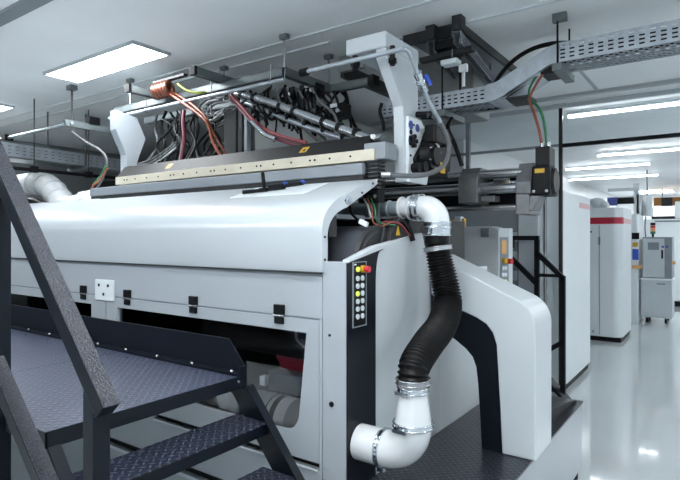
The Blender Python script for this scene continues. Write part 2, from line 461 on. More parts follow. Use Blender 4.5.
for k in range(7):
    a_ = math.pi/2*k/6
    arc.append((bx-rr+rr*math.cos(a_)-.0, bz+rr-rr*math.sin(a_)))
win1 = [(wl.x, 1.172), (wr.x, 1.168)] + arc + [(wl.x, .709)]
d1 = door(-3.13, -1.462, win1, '')
win2 = [(-5.3, 1.172), (-3.30, 1.172), (-3.30, .80), (-3.30, .76), (-3.30, .74), (-3.30, .72), (-3.32, .709), (-3.35, .709), (-3.4, .709), (-5.3, .709)]
d2 = door(-5.45, -3.138, win2, '')
MB().box(XL, -1.449, YF+.004, YF+.02, 1.222, 1.238).build('door_seam', 'mid_grey_paint', pm)
MB().box(-1.462, XH, YF, YF+.03, .0, 1.236).build('door_post', 'panel_paint', pm)
for px_, py_ in ((83, 291), (127, 296), (193, 303), (279, 313)):
    h = at(px_, py_, Y=YF-.01)
    hg = MB().box(h.x-.03, h.x+.03, YF-.018, YF, 1.238, 1.285).box(h.x-.027, h.x+.027, YF-.016, YF, 1.195, 1.228).build('hinge', 'black_plastic', pm, bevel=.003)
    MB().cyl((h.x-.032, YF-.012, 1.233), (h.x+.032, YF-.012, 1.233), .007, seg=10).build('hinge_pin', 'steel', hg)
h = at(105, 286, Y=YF-.01)
lp = MB().box(h.x-.10, h.x+.10, YF-.02, YF, 1.205, 1.335).build('lock_plate', 'white_paint', pm, bevel=.006)
for dx, dz in ((-.05, 1.30), (.05, 1.30), (0, 1.245)):
    MB().cyl((h.x+dx, YF-.023, dz), (h.x+dx, YF-.018, dz), .010, seg=12).build('lock_plate_screw', 'black_metal', lp)
MB().cyl((-1.395, YF-.004, .87), (-1.395, YF+.005, .87), .012, seg=14).cyl((-1.405, YF-.004, 1.17), (-1.405, YF+.005, 1.17), .006, seg=10).build('panel_screw', 'black_metal', pm)
# lower side: panels and dark slots with bright lips
MB().box(-5.5, -1.463, YF+.002, YF+.028, .36, .556).box(-5.5, -2.66, YF+.002, YF+.028, .556, .600).build('lower_side_panel', 'panel_paint', pm, bevel=.002)
MB().box(-5.5, -1.463, YF+.032, YF+.036, .0, .60).build('slot_backing', 'black_metal', pm)
MB().box(-2.655, -1.47, YF-.004, YF+.03, .553, .563).build('slot_lip', 'alloy_lip', pm, bevel=.003)
MB().box(-5.5, -1.47, YF-.006, YF+.03, .298, .318).build('slot_lip', 'alloy_lip', pm, bevel=.003)
MB().box(-5.5, -1.463, YF+.004, YF+.028, .0, .296).build('skirt_panel', 'panel_paint', pm, bevel=.002)
# inside the windows
MB().box(XL, -1.37, 2.50, 2.53, .58, 1.26).build('cavity_back', 'black_metal', pm)
r1 = MB().cyl((-5.4, 2.10, .675), (-1.76, 2.10, .675), .105, seg=32).build('web_roller', 'pvc_white', pm, label='white roller')
MB().cyl((-1.86, 2.10, .675), (-1.83, 2.10, .675), .109, seg=32).build('roller_band', 'black_rubber', r1)
MB().cyl((-1.895, 2.10, .675), (-1.888, 2.10, .675), .109, seg=32).build('roller_band', 'steel', r1)
for x in (-2.35, -2.55):
    MB().torus((x, 2.10, .675), (1, 0, 0), .106, .003).build('roller_wire', 'grey_cable', r1)
MB().cyl((-5.4, 2.30, 1.0), (-1.5, 2.30, 1.0), .07, seg=24).build('guide_roller', 'dark_grey_metal', pm, label='dark roller')
MB().cyl((-5.4, 2.15, 1.15), (-1.5, 2.15, 1.15), .025, seg=14).build('tension_bar', 'drum_metal', pm)
MB().prism([(-2.1, .92), (-1.72, .92), (-1.60, .76), (-2.0, .76)], 'y', 2.32, 2.35).build('red_guard', 'red_paint', pm, label='dark red guard plate')
MB().prism([(-1.72, .94), (-1.5, .90), (-1.5, .74), (-1.60, .74)], 'y', 2.28, 2.31).build('red_guard', 'red_paint', pm, label='dark red guard plate')
MB().box(-2.05, -1.75, 2.20, 2.30, .76, .86).build('sensor_bracket', 'drum_metal', pm)
c = at(262, 381, Y=2.16)
MB().box(c.x-.020, c.x+.020, 2.16, 2.20, c.z-.026, c.z+.026).build('sensor', 'white_paint', pm, bevel=.004, label='small white sensor box')
MB().tube([(-1.72, 2.05, 1.16), (-1.70, 2.03, 1.10), (-1.62, 2.02, 1.065), (-1.545, 2.03, 1.09)], .006).build('inner_wire', 'white_cable', pm)
# control panel on the dark plate
XP = XE+.006
cp = MB().box(XP, XP+.004, at(352.6, 0, X=XP).y, at(365.2, 0, X=XP).y, 1.208, 1.488).build('control_panel', 'black_plastic', pm, bevel=.003, label='black control panel with two columns of keys')
y0, y1 = at(352.6, 0, X=XP).y, at(365.2, 0, X=XP).y
MB().ring([(y0-.003, 1.204), (y1+.003, 1.204), (y1+.003, 1.491), (y0-.003, 1.491)], [(y0+.001, 1.208), (y1-.001, 1.208), (y1-.001, 1.488), (y0+.001, 1.488)], 'x', XP, XP+.006).build('panel_bezel', 'mid_grey_paint', cp)
ky = (y0+(y1-y0)*.30, y0+(y1-y0)*.68)
for r_ in range(6):
    z = 1.418-.0335*r_
    for c_ in (0, 1):
        lit = (r_ == 2 and c_ == 0)
        MB().cyl((XP+.004, ky[c_], z), (XP+.010, ky[c_], z), .0115, seg=14).build('key', 'key_lit' if lit else 'key_grey', cp, label='yellow-green lit key' if lit else None)
MB().cyl((XP+.004, ky[0], 1.458), (XP+.012, ky[0], 1.458), .0115, seg=16).build('start_button', 'key_lit', cp, label='round green start button')
es = MB().cyl((XP+.004, ky[1], 1.458), (XP+.018, ky[1], 1.458), .0165, seg=20).build('emergency_stop', 'yellow_label', cp, label='emergency stop button on yellow collar')
MB().cyl((XP+.018, ky[1], 1.458), (XP+.030, ky[1], 1.458), .009, seg=16).cyl((XP+.030, ky[1], 1.458), (XP+.044, ky[1], 1.458), .0155, .0135, seg=20).build('stop_knob', 'red_plastic', es, label='red mushroom knob')
MB().box(XP+.004, XP+.0055, y0+.006, y0+.022, 1.476, 1.483).build('panel_tag', 'key_grey', cp)
# machinery seen under the hood end
dr = MB().cyl((-4.0, 2.28, 1.45), (-1.40, 2.28, 1.45), .205, seg=64).build('print_drum', 'drum_metal', pm, label='dark metal drum under the hood')
MB().cyl((-1.40, 2.28, 1.45), (-1.385, 2.28, 1.45), .209, .200, seg=64).build('drum_rim', 'dark_grey_metal', dr)
MB().cyl((-1.3849, 2.28, 1.45), (-1.380, 2.28, 1.45), .18, .17, seg=48).build('drum_face', 'dark_grey_metal', dr)
MB().prism([(2.30, 1.42), (2.52, 1.42), (2.54, 1.60), (2.47, 1.69), (2.42, 1.70), (2.33, 1.62)], 'x', -1.379, -1.345).build('drive_housing', 'dark_grey_metal', pm, bevel=.008)
MB().prism([(2.24, 1.44), (2.36, 1.44), (2.36, 1.63), (2.30, 1.65)], 'x', -1.379, -1.365).build('drive_cover', 'dark_grey_metal', pm, bevel=.004)
MB().box(-2.6, -1.46, 1.97, 2.03, 1.60, 1.70).build('hood_cross_rail', 'dark_grey_metal', pm, bevel=.004)
MB().box(-1.62, -1.50, 2.03, 2.33, 1.688, 1.71).build('carrier_plate', 'mid_grey_paint', pm)
w = at(398, 231, X=-1.343)
MB().prism([(w.y-.018, w.z-.022), (w.y+.022, w.z-.022), (w.y+.002, w.z+.026)], 'x', -1.346, -1.342).build('warning_sticker', 'yellow_label', pm, label='yellow warning triangle')
# black bellows column behind the hood corner
t = thing('bellows', 'black ribbed bellows standing at the right end of the gantry bar', 'bellows', (-1.50, 2.42, 1.82))
MB().box(-1.53, -1.47, 2.405, 2.445, 1.82, 2.003).build('bellows_core', 'mid_grey_paint', t)
for k in range(9):
    MB().box(-1.545, -1.455, 2.39, 2.46, 1.82+.021*k, 1.831+.021*k).build('bellows_rib', 'black_rubber', t)

# ================================================================== ARCHED GUARD AND STEP DECK
def arc_pts(cx, cz, r, a0, a1, k=8):
    return [(cx+r*math.cos(math.radians(a0+(a1-a0)*i/k)), cz+r*math.sin(math.radians(a0+(a1-a0)*i/k))) for i in range(k+1)]
YA0, YA1 = 2.71, 3.01
ZD = .50
def P2(px_, py_, Y=YA0):
    p = at(px_, py_, Y=Y); return (p.x, p.z)
outer = [(-1.312, 1.500)] + arc_pts(-.90, 1.15, .15, 68, 0, 10) + [(-.75, ZD)]
legin = [P2(481, 446), P2(479.5, 410), P2(478, 385), P2(476, 367), P2(472.5, 357), P2(466, 349), P2(456, 340.5), P2(443, 331), (-1.312, 1.145)]
legin[0] = (legin[1][0]+.012, ZD)
white_in = [P2(502, 453), P2(500, 410), P2(498, 375), P2(496.3, 345), P2(492.5, 333), P2(486, 324), P2(476, 317.5), P2(462, 311), (-1.312, 1.283)]
white_in[0] = (white_in[0][0], ZD)
ag = thing('arch_guard', 'white arched guard with dark inner edge standing on the tread deck', 'guard', (-1.0, 2.9, ZD))
MB().prism(outer + white_in, 'y', YA0, YA1).build('arch_shell', 'shell_paint', ag, bevel=.008, seg=3)
MB().prism(list(reversed(white_in)) + legin, 'y', YA0+.004, YA1-.01).build('arch_lining', 'navy_paint', ag, label='dark navy inner lining')

sd = thing('step_deck', 'low tread plate deck with pale sides at the machine end', 'deck', (-1.04, 2.9, 0))
MB().box(-1.312, -.77, 1.70, 3.90, ZD-.012, ZD).build('deck_plate', 'shaded_deck_tread', sd)
MB().box(-1.312, -.776, 1.70, 3.89, .06, ZD-.012).build('deck_side', 'panel_paint', sd, bevel=.003)
for x, y in ((-.82, 3.82), (-.82, 1.9), (-1.2, 1.9), (-1.2, 3.82)):
    MB().cyl((x, y, 0), (x, y, .06), .035, seg=14).build('foot', 'black_rubber', sd)
# small dark stringer at the far side of the deck
t = thing('deck_gusset', 'black triangular gusset on the deck behind the white arch', 'gusset', (-.80, 3.7, ZD))
MB().prism([(3.22, ZD), (3.86, ZD), (3.22, .62)], 'x', -.835, -.815).build('gusset_web', 'black_metal', t)
MB().bar((-.825, 3.22, .62), (-.825, 3.86, ZD+.004), .04, .010).build('gusset_flange', 'navy_paint', t)

# ================================================================== EXHAUST DUCT WITH BLACK HOSE
ed = thing('exhaust_duct', 'black corrugated hose with white elbows, silver clamps, at machine end', 'duct', (-1.15, 2.3, .6))
def elbow(c, d0, d1, R, r, k=10, tail0=0.0, tail1=0.0, r2=None):
    """pipe path: arrives along d0, leaves along d1 (perpendicular), corner at c"""
    c = Vector(c); d0 = Vector(d0); d1 = Vector(d1)
    s_ = c - d0*R; o = s_ + d1*R
    pts = [s_ - d0*tail0] if tail0 else []
    for i in range(k+1):
        a_ = math.pi/2*i/k
        pts.append(o - d1*R*math.cos(a_) + d0*R*math.sin(a_))
    if tail1: pts.append(c + d1*(R+tail1))
    return pts
def clamp(mb, c, ax, r):
    c = Vector(c); ax = Vector(ax).normalized()
    mb.cyl(c-ax*.008, c+ax*.008, r+.003, seg=28)
    mb.torus(c+ax*.009, ax, r+.003, .0035, 28, 6).torus(c-ax*.009, ax, r+.003, .0035, 28, 6)
LZ, LY, LX = .695, 2.0, -1.05
low = elbow((LX, LY, LZ), (1, 0, 0), (0, 0, 1), .125, .082, tail0=.137)
MB().tube(low, .078, seg=28, smooth=False).build('lower_elbow', 'pvc_white', ed, label='white lower elbow')
cb = MB(); clamp(cb, (-1.188, LY, LZ), (1, 0, 0), .079); cb.bar((-1.188, LY-.03, LZ-.09), (-1.188, LY-.03, LZ-.07), .02, .03)
cb.build('clamp', 'chrome', ed, label='silver clamp ring')
zt = LZ+.125
MB().cyl((LX, LY, zt-.004), (LX, LY, zt+.135), .078, .060, seg=28).cyl((LX, LY, zt+.135), (LX, LY, zt+.18), .060, seg=28).build('reducer', 'pvc_white', ed, label='white tapering reducer')
cb = MB(); clamp(cb, (LX, LY, zt+.006), (0, 0, 1), .080); cb.bar((LX-.05, LY-.080, zt-.008), (LX+.02, LY-.092, zt-.004), .012, .014); cb.build('clamp', 'chrome', ed, label='silver clamp ring')
cb = MB(); clamp(cb, (LX, LY, zt+.150), (0, 0, 1), .062); cb.bar((LX-.05, LY-.058, zt+.14), (LX+.02, LY-.072, zt+.142), .012, .014); cb.build('clamp', 'chrome', ed, label='silver clamp ring')
# flexible hose
h0 = Vector((LX, LY, zt+.168)); 
up = at(437, 243, X=-1.185)
hp = [h0, at(414.5, 366, X=-1.052), at(427, 345, X=-1.066), at(441, 326, X=-1.09), at(447.5, 306, X=-1.115), at(445.5, 286, X=-1.14), at(440, 262, X=-1.17), up]
path = smooth_path([Vector(p) for p in hp], 60)
# arc-length sampling with corrugations
L_ = [0]
for i in range(1, len(path)): L_.append(L_[-1] + (path[i]-path[i-1]).length)
def along(s_):
    for i in range(1, len(path)):
        if L_[i] >= s_:
            k = (s_-L_[i-1])/max(1e-9, L_[i]-L_[i-1]); return path[i-1].lerp(path[i], k)
    return path[-1]
pitch = .0155; tot = L_[-1]; nn = int(tot/pitch)*8
pts = [along(tot*i/nn) for i in range(nn+1)]
rad = [.0605 + .007*math.sin(math.pi*i/nn) + .0052*math.cos(2*math.pi*(i/8.0)) for i in range(nn+1)]
MB().tube(pts, rad, seg=32, smooth=False).build('flexible_hose', 'black_rubber', ed, label='black corrugated hose')
for i_ in (int(nn*.018), int(nn*.972)):
    cb = MB(); clamp(cb, pts[i_], pts[min(i_+3, nn)]-pts[max(i_-3, 0)], .068); cb.build('hose_clip', 'steel', ed)
# upper collar, elbow and pipe
UX, UY = up.x, up.y
UZ = 1.752
MB().cyl((UX, UY, up.z-.004), (UX, UY, up.z+.042), .064, seg=28).build('hose_collar', 'black_rubber', ed)
upl = elbow((UX, UY, UZ), (1, 0, 0), (0, 0, -1), .078, .066, tail0=.035)
MB().tube(upl, [.060, .064, .065, .064], seg=28, smooth=False).build('upper_elbow', 'pvc_white', ed, label='white upper elbow')
cb = MB(); clamp(cb, (UX-.092, UY, UZ), (1, 0, 0), .066); clamp(cb, (UX-.120, UY, UZ), (1, 0, 0), .064); cb.build('clamp', 'chrome', ed, label='silver clamp ring')
cb = MB(); cb.cyl((UX, UY, UZ-.078), (UX, UY, up.z+.036), .068, .066, seg=28)
for zz, rr_ in ((UZ-.078, .069), (UZ-.10, .069), (up.z+.075, .068), (up.z+.04, .067)): cb.torus((UX, UY, zz), (0, 0, 1), rr_, .005)
cb.bar((UX+.02, UY-.066, up.z+.06), (UX+.05, UY-.052, up.z+.075), .02, .035); cb.bar((UX-.05, UY-.07, up.z+.07), (UX, UY-.085, up.z+.06), .02, .03); cb.build('wide_clamp', 'chrome', ed, label='broad silver coupling clamp')
MB().cyl((UX-.205, UY, UZ), (UX-.11, UY, UZ), .050, .058, seg=28).torus((UX-.20, UY, UZ), (1, 0, 0), .054, .008).torus((UX-.15, UY, UZ), (1, 0, 0), .058, .006).build('white_coupling', 'pvc_white', ed)
MB().cyl((-2.0, UY, UZ-.002), (UX-.20, UY, UZ-.002), .040, seg=24).build('grey_pipe', 'pipe_grey', ed, label='blue-grey pipe behind the hood')
for x in (-1.46, -1.52):
    MB().torus((x, UY, UZ-.002), (1, 0, 0), .042, .006).build('pipe_ring', 'galvanised', ed)
MB().bar((-1.50, UY-.052, UZ+.06), (-1.50, UY-.052, UZ-.13), .018, .012).build('pipe_strap', 'galvanised', ed)

# cables and connectors under the hood end
def cable(name, pts, r, m, label, cat='cable', group=None, seg=8):
    return tag(MB().tube(pts, r, seg=seg).build(name, m), label, cat, group)
YQ = 2.30
cable('cable', [at(367, 198, Y=2.33), at(372, 210, Y=2.30), at(373, 222, Y=2.28), at(382, 226, Y=2.33), at(392, 222, Y=2.36)], .0042, 'orange_cable', 'orange wire dropping below the black connector block at the hood end', group=None)
cable('cable', [at(371, 198, Y=2.33), at(375, 210, Y=2.31), at(376, 220, Y=2.30), at(384, 224, Y=2.34), at(396, 225, Y=2.37)], .0038, 'green_cable', 'thin green wire beside the orange wire at the hood end')
cable('cable', [at(364, 199, Y=2.33), at(368, 207, Y=2.30), at(371, 218, Y=2.28)], .006, 'white_cable', 'short white wire above the drum at the hood end')
cable('cable', [at(380, 223, Y=2.36), at(388, 222, Y=2.37), at(400, 224, Y=2.40), at(410, 236, Y=2.45)], .005, 'red_cable', 'dark red wire running to the warning triangle at the hood end')
cable('cable', [at(350, 206, Y=2.20), at(352, 214, Y=2.18), at(358, 220, Y=2.17), at(362, 224, Y=2.17)], .006, 'black_rubber', 'black lead ending in a white plug beside the drum')
c = at(363, 223, Y=2.165)
tag(MB().bar(c+Vector((-.02, 0, .010)), c+Vector((.02, .01, -.010)), .022, .024).build('plug', 'white_paint', bevel=.003), 'white plug hanging beside the drum under the hood', 'plug')
cable('cable', [at(386, 222, Y=2.42), at(400, 220, Y=2.44), at(409, 229, Y=2.46), at(413, 241, Y=2.47)], .014, 'black_rubber', 'thick black ribbed lead curving below the upper white elbow')
t = thing('connector_block', 'black connector block mounted under the upper hood edge', 'connector', at(372, 196, Y=2.34))
c = at(369, 197, Y=2.36)
MB().box(c.x-.05, c.x+.07, 2.34, 2.40, c.z-.03, c.z+.03).build('connector_body', 'black_plastic', t, bevel=.004)
for k in (-.03, .01, .05):
    MB().cyl((c.x+k, 2.335, c.z), (c.x+k, 2.342, c.z), .010, seg=12).build('socket', 'steel', t)
c = at(349, 200, X=XH+.02)
tag(MB().cyl((XH-.05, c.y, c.z), (XH+.02, c.y, c.z), .022, seg=18).cyl((XH+.02, c.y, c.z), (XH+.026, c.y, c.z), .010, seg=14).build('hood_pivot', 'galvanised'), 'round grey pivot at the hood end flange', 'pivot')

# ================================================================== GANTRY OVER THE HOOD
ga = thing('printer_gantry', 'grey gantry bar with cream rail and white end brackets above hood', 'gantry', (-2.7, 2.5, 1.9))
GXR, GXL = -1.50, -3.87
MB().box(-4.13, -1.536, 2.36, 2.46, 1.925, 1.988).build('cover_box', 'mid_grey_paint', ga, bevel=.006, label='long grey cover box')
MB().box(-4.13, -1.536, 2.37, 2.46, 1.880, 1.925).build('box_skirt', 'dark_grey_metal', ga)
crl = MB().box(GXL, GXR, 2.42, 2.50, 2.006, 2.066).build('cream_rail', 'cream_metal', ga, bevel=.002, label='cream slotted rail')
k = GXL+.12
def rail_hole(x): MB().cyl((x, 2.416, 2.037), (x, 2.421, 2.037), .006, seg=10).build('bolt_hole', 'black_metal', crl)
while k < GXR-.05:
    rail_hole(k)
    if int(k*100) % 3 == 0: rail_hole(k+.035)
    k += .14
MB().prism([(2.43, 2.066), (2.62, 2.066), (2.62, 2.155), (2.50, 2.155)], 'x', GXL+.0, -1.56).build('gantry_beam', 'beam_paint', ga, bevel=.003, label='dark bevelled beam')
MB().box(GXR-.07, -1.44, 2.43, 2.56, 2.01, 2.10).build('beam_end_block', 'mid_grey_paint', ga, bevel=.004)
for px_, py_ in ((168, 166), (303, 147)):
    c = at(px_, py_, Y=2.458)
    def sl(z): return 2.43 + (z-2.062)*.07/.093
    z0, z1 = 2.095, 2.13
    s_ = MB().add([(c.x-.03, sl(z0)-.002, z0), (c.x+.022, sl(z0)-.002, z0), (c.x+.036, sl(z1)-.002, z1), (c.x-.016, sl(z1)-.002, z1),
                   (c.x-.03, sl(z0)+.001, z0), (c.x+.022, sl(z0)+.001, z0), (c.x+.036, sl(z1)+.001, z1), (c.x-.016, sl(z1)+.001, z1)],
                  [(0,1,2,3), (7,6,5,4), (0,4,5,1), (1,5,6,2), (2,6,7,3), (3,7,4,0)]).build('warning_label', 'yellow_label', ga, label='yellow warning label')
    MB().add([(c.x-.010, sl(z0+.008)-.0035, z0+.008), (c.x+.016, sl(z0+.008)-.0035, z0+.008), (c.x+.008, sl(z1-.008)-.0035, z1-.008)], [(0,1,2)]).build('warning_triangle', 'black_plastic', s_)
# right bracket (plate outline in the Y-Z plane)
rb = MB().prism([(2.40, 2.62), (2.40, 2.53), (2.58, 2.31), (2.60, 1.90), (2.76, 1.90), (2.76, 2.62)], 'x', -1.478, -1.415).build('end_bracket', 'pale_grey_paint', ga, bevel=.006, label='pale cast end bracket')
MB().box(-1.66, -1.41, 2.385, 2.76, 2.575, 2.66).build('bracket_head', 'pale_grey_paint', rb, bevel=.01)
fp = [(2.605, 1.90), (2.605, 2.26), (2.76, 2.26), (2.91, 2.12), (2.83, 1.90)]
MB().prism(fp, 'x', -1.415, -1.395).build('foot_plate', 'white_paint', rb, bevel=.004)
for px_, py_, r_, m_ in ((411, 125, .024, 'blue_sticker'), (417.5, 128, .022, 'blue_sticker'), (406, 139, .020, 'blue_sticker'), (411, 132, .014, 'black_plastic'), (405, 154, .007, 'black_plastic'), (414, 162, .007, 'black_plastic'), (423, 141, .014, 'dark_grey_metal'), (407, 123, .006, 'black_plastic'), (414, 125, .006, 'black_plastic')):
    c = at(px_, py_, X=-1.393)
    if c.y < 2.61: c.y = 2.625
    MB().cyl((-1.396, c.y, c.z), (-1.391, c.y, c.z), r_, seg=18).build('plate_dot', m_, rb, label='blue round sticker' if m_ == 'blue_sticker' else None)
c = at(412, 141, X=-1.39)
kb = MB().cyl((-1.40, c.y, c.z), (-1.375, c.y, c.z), .020, seg=16)
for k in range(5):
    a_ = 2*math.pi*k/5; kb.cyl((-1.392, c.y+.026*math.cos(a_), c.z+.026*math.sin(a_)), (-1.37, c.y+.026*math.cos(a_), c.z+.026*math.sin(a_)), .012, seg=12)
kb.build('star_knob', 'black_plastic', rb, label='black star knob')
for y in (2.65, 2.71):
    MB().cyl((-1.40, y+.06, 2.285), (-1.33, y+.06, 2.275), .017, seg=14).build('black_bolt', 'black_metal', rb)
MB().cyl((-1.40, 2.44, 2.59), (-1.40, 2.44, 2.49), .014, seg=14).cyl((-1.40, 2.44, 2.525), (-1.40, 2.44, 2.50), .022, seg=14).build('levelling_bolt', 'black_metal', rb)
MB().cyl((-1.62, 2.42, 2.60), (-1.62, 2.42, 2.50), .016, seg=14).cyl((-1.62, 2.42, 2.545), (-1.62, 2.42, 2.52), .026, seg=14).build('levelling_bolt', 'black_metal', rb)
c = at(391, 137, Y=2.56)
MB().cyl((-1.60, 2.56, c.z), (-1.53, 2.56, c.z), .03, seg=16).ball((-1.565, 2.52, c.z-.002), .022).cyl((-1.58, 2.54, c.z), (-1.55, 2.49, c.z), .014, seg=10).build('swivel_joint', 'steel', rb)
# left bracket
lb = MB().prism([(2.41, 2.44), (2.50, 2.25), (2.50, 2.06), (2.60, 2.06), (2.60, 2.20), (2.68, 2.40), (2.60, 2.56), (2.41, 2.59)], 'x', -3.93, -3.85).build('end_bracket', 'panel_paint', ga, bevel=.006, label='white cast end bracket at the far end')
for y, z in ((2.52, 2.14), (2.58, 2.13), (2.50, 2.07)):
    MB().cyl((-3.85, y, z), (-3.82, y, z), .022, seg=12).build('black_bolt', 'black_metal', lb)

# black motor behind the right bracket
mo = thing('spindle_motor', 'black geared motor with round flange beside the white end bracket', 'motor', (-1.30, 2.95, 1.95))
mp = [at(427, 131, X=-1.372), at(448, 129, X=-1.372), at(452, 138, X=-1.372), at(450, 172, X=-1.372), at(418, 172, X=-1.372), at(416, 158, X=-1.372), at(423, 144, X=-1.372)]
MB().prism([(p.y, p.z) for p in mp], 'x', -1.394, -1.372).box(-1.55, -1.395, 2.89, 3.12, 1.96, 2.20).build('motor_body', 'black_plastic', mo, bevel=.006)
c = at(436, 156, X=-1.31)
MB().cyl((-1.371, c.y, c.z), (-1.32, c.y, c.z), .085, .075, seg=28).cyl((-1.32, c.y, c.z), (-1.30, c.y, c.z), .05, seg=24).build('motor_flange', 'black_metal', mo)
for k in range(6):
    a_ = k*math.pi/3+.4; MB().cyl((-1.33, c.y+.066*math.cos(a_), c.z+.066*math.sin(a_)), (-1.308, c.y+.066*math.cos(a_), c.z+.066*math.sin(a_)), .007, seg=8).build('flange_bolt', 'steel', mo)
lab_ = at(443, 168, X=-1.296)
MB().box(-1.2995, -1.296, lab_.y-.03, lab_.y+.03, lab_.z-.03, lab_.z+.03).build('motor_label', 'yellow_label', mo, label='orange label')
MB().box(-1.371, -1.30, c.y-.03, c.y+.16, c.z+.07, c.z+.175).build('motor_head', 'black_plastic', mo, bevel=.012)
MB().cyl((-1.371, c.y-.10, c.z-.07), (-1.32, c.y-.10, c.z-.07), .03, seg=16).cyl((-1.371, c.y-.16, c.z-.08), (-1.33, c.y-.16, c.z-.08), .026, seg=16).build('idler_roller', 'black_metal', mo)
MB().box(-1.319, -1.316, c.y+.02, c.y+.06, c.z+.075, c.z+.09).box(-1.319, -1.316, c.y+.03, c.y+.06, c.z+.055, c.z+.068).build('motor_tag', 'key_grey', mo)
t = thing('end_shield', 'white side plate with orange label right of the black motor', 'plate', at(450, 172, X=-1.30))
c0, c1 = at(440, 172, X=-1.36), at(457, 150, X=-1.36)
MB().prism([(c0.y, c0.z), (c1.y+.02, c0.z), (c1.y, c1.z+.03), (c1.y-.06, c1.z+.03)], 'x', -1.48, -1.465).build('shield_plate', 'white_paint', t)
c = at(443, 169, X=-1.245)
MB().box(-1.464, -1.460, c0.y-.02, c0.y+.06, c0.z+.0, c0.z+.07).build('orange_label', 'yellow_label', t, label='orange label')

# ================================================================== AIR PIPE WITH BLUE VALVE
ap = thing('air_pipe', 'silver air pipe with blue valve bending down past the white bracket', 'pipe', (-1.5, 2.4, 2.0))
pp = [at(305, 72, Y=2.35), at(392, 51.5, Y=2.35), at(404, 49, Y=2.35), at(410, 54, X=-1.27), at(418, 75, X=-1.27), at(428, 100, X=-1.27), at(440, 122, X=-1.27)]
MB().tube(pp, .0125, seg=12).build('rigid_pipe', 'galvanised', ap)
hz_ = [at(440, 122, X=-1.27), at(446, 135, X=-1.26), at(449, 150, X=-1.25), at(443, 166, X=-1.24), at(428, 174, X=-1.24), at(412, 176, X=-1.25), at(400, 175.5, X=-1.27), at(390, 175, X=-1.29)]
MB().tube(hz_, .0125, seg=12).build('braided_hose', 'grey_cable', ap, label='grey braided hose')
c = at(421, 82, X=-1.27); d_ = (at(428, 100, X=-1.27)-at(414, 64, X=-1.27)).normalized()
vb = MB().cyl(c-d_*.05, c+d_*.05, .022, seg=14); vb.ball(c, .028); vb.cyl(c-d_*.055, c-d_*.035, .026, seg=6); vb.cyl(c+d_*.035, c+d_*.055, .026, seg=6)
vo = vb.build('valve', 'chrome', ap, label='chrome ball valve')
MB().cyl(c, c+Vector((.030, .0, .02)), .006, seg=8).bar(c+Vector((.026, .0, .032)), c+Vector((.045, .02, -.018)), .012, .015).build('valve_handle', 'blue_plastic', vo, label='blue valve handle')
c = at(305, 72, Y=2.35)
MB().cyl(c-Vector((.03, 0, 0)), c+Vector((.02, 0, 0)), .022, seg=14).build('end_cap', 'black_plastic', ap)
MB().cyl(at(391, 175, X=-1.288), at(382, 175, X=-1.33), .017, seg=12).build('hose_fitting', 'steel', ap)

# ================================================================== OVERHEAD STRUT FRAME
sf = thing('overhead_strut_rack', 'grey steel strut frame hung on rods above the gantry', 'frame', (-2.8, 2.8, 2.66))
def channel(p, q, name, parent, w=.042, h=.042, m='strut_metal'):
    p, q = Vector(p), Vector(q); d = (q-p).normalized(); a_, b_ = frame_of(d)
    mb = MB()
    mb.bar(p, q, w, .006)
    mb.v[-8:] = [v + b_*(h/2) for v in mb.v[-8:]]
    for s_ in (-1, 1):
        k0 = len(mb.v); mb.bar(p, q, .006, h); mb.v[k0:] = [v + a_*(s_*(w/2-.003)) for v in mb.v[k0:]]
        k0 = len(mb.v); mb.bar(p, q, .012, .005); mb.v[k0:] = [v + a_*(s_*(w/2-.006)) - b_*(h/2) for v in mb.v[k0:]]
    return mb.build(name, m, parent)
channel((-4.3, 2.70, 2.69), (-2.37, 2.70, 2.69), 'long_strut', sf, .05, .05)
channel((-2.37, 2.68, 2.69), (-2.37, 3.23, 2.69), 'cross_strut', sf, .05, .05)
channel((-2.36, 3.21, 2.69), (-2.0, 3.21, 2.69), 'end_strut', sf, .05, .05)
MB().box(-2.02, -1.97, 3.17, 3.25, 2.655, 2.725).build('end_clamp', 'black_plastic', sf)
for X in (-2.97, -3.73):
    channel((X, 2.44, 2.742), (X, 2.93, 2.742), 'cross_strut', sf, .05, .05)
    MB().box(X-.029, X+.029, 2.425, 2.45, 2.713, 2.772).build('strut_cap', 'black_plastic', sf, label='black plastic end cap')
channel((-4.3, 3.0, 2.66), (-2.6, 3.0, 2.66), 'long_strut', sf, .05, .05)
for x, y in ((-2.37, 2.70), (-2.37, 3.19), (-4.1, 2.70), (-3.2, 2.93)):
    rd = MB().cyl((x, y, 2.66), (x, y, CZ), .007, seg=8).build('hanging_rod', 'steel', sf)
    MB().box(x-.03, x+.03, y-.02, y+.02, CZ-.03, CZ-.001).build('rod_plate', 'strut_metal', rd)
cd = thing('conduit', 'long silver conduit slung below the strut frame', 'conduit', (-3.2, 2.6, 2.60))
MB().cyl((-4.25, 2.60, 2.605), (-2.28, 2.60, 2.605), .0135, seg=12).build('conduit_tube', 'galvanised', cd)
for x in (-3.73, -2.97, -2.4):
    MB().torus((x, 2.60, 2.605), (1, 0, 0), .016, .004, 14, 6).build('conduit_ring', 'steel', cd)
    MB().cyl((x, 2.60, 2.62), (x, 2.60, 2.72), .004, seg=6).build('conduit_hanger', 'steel', cd)
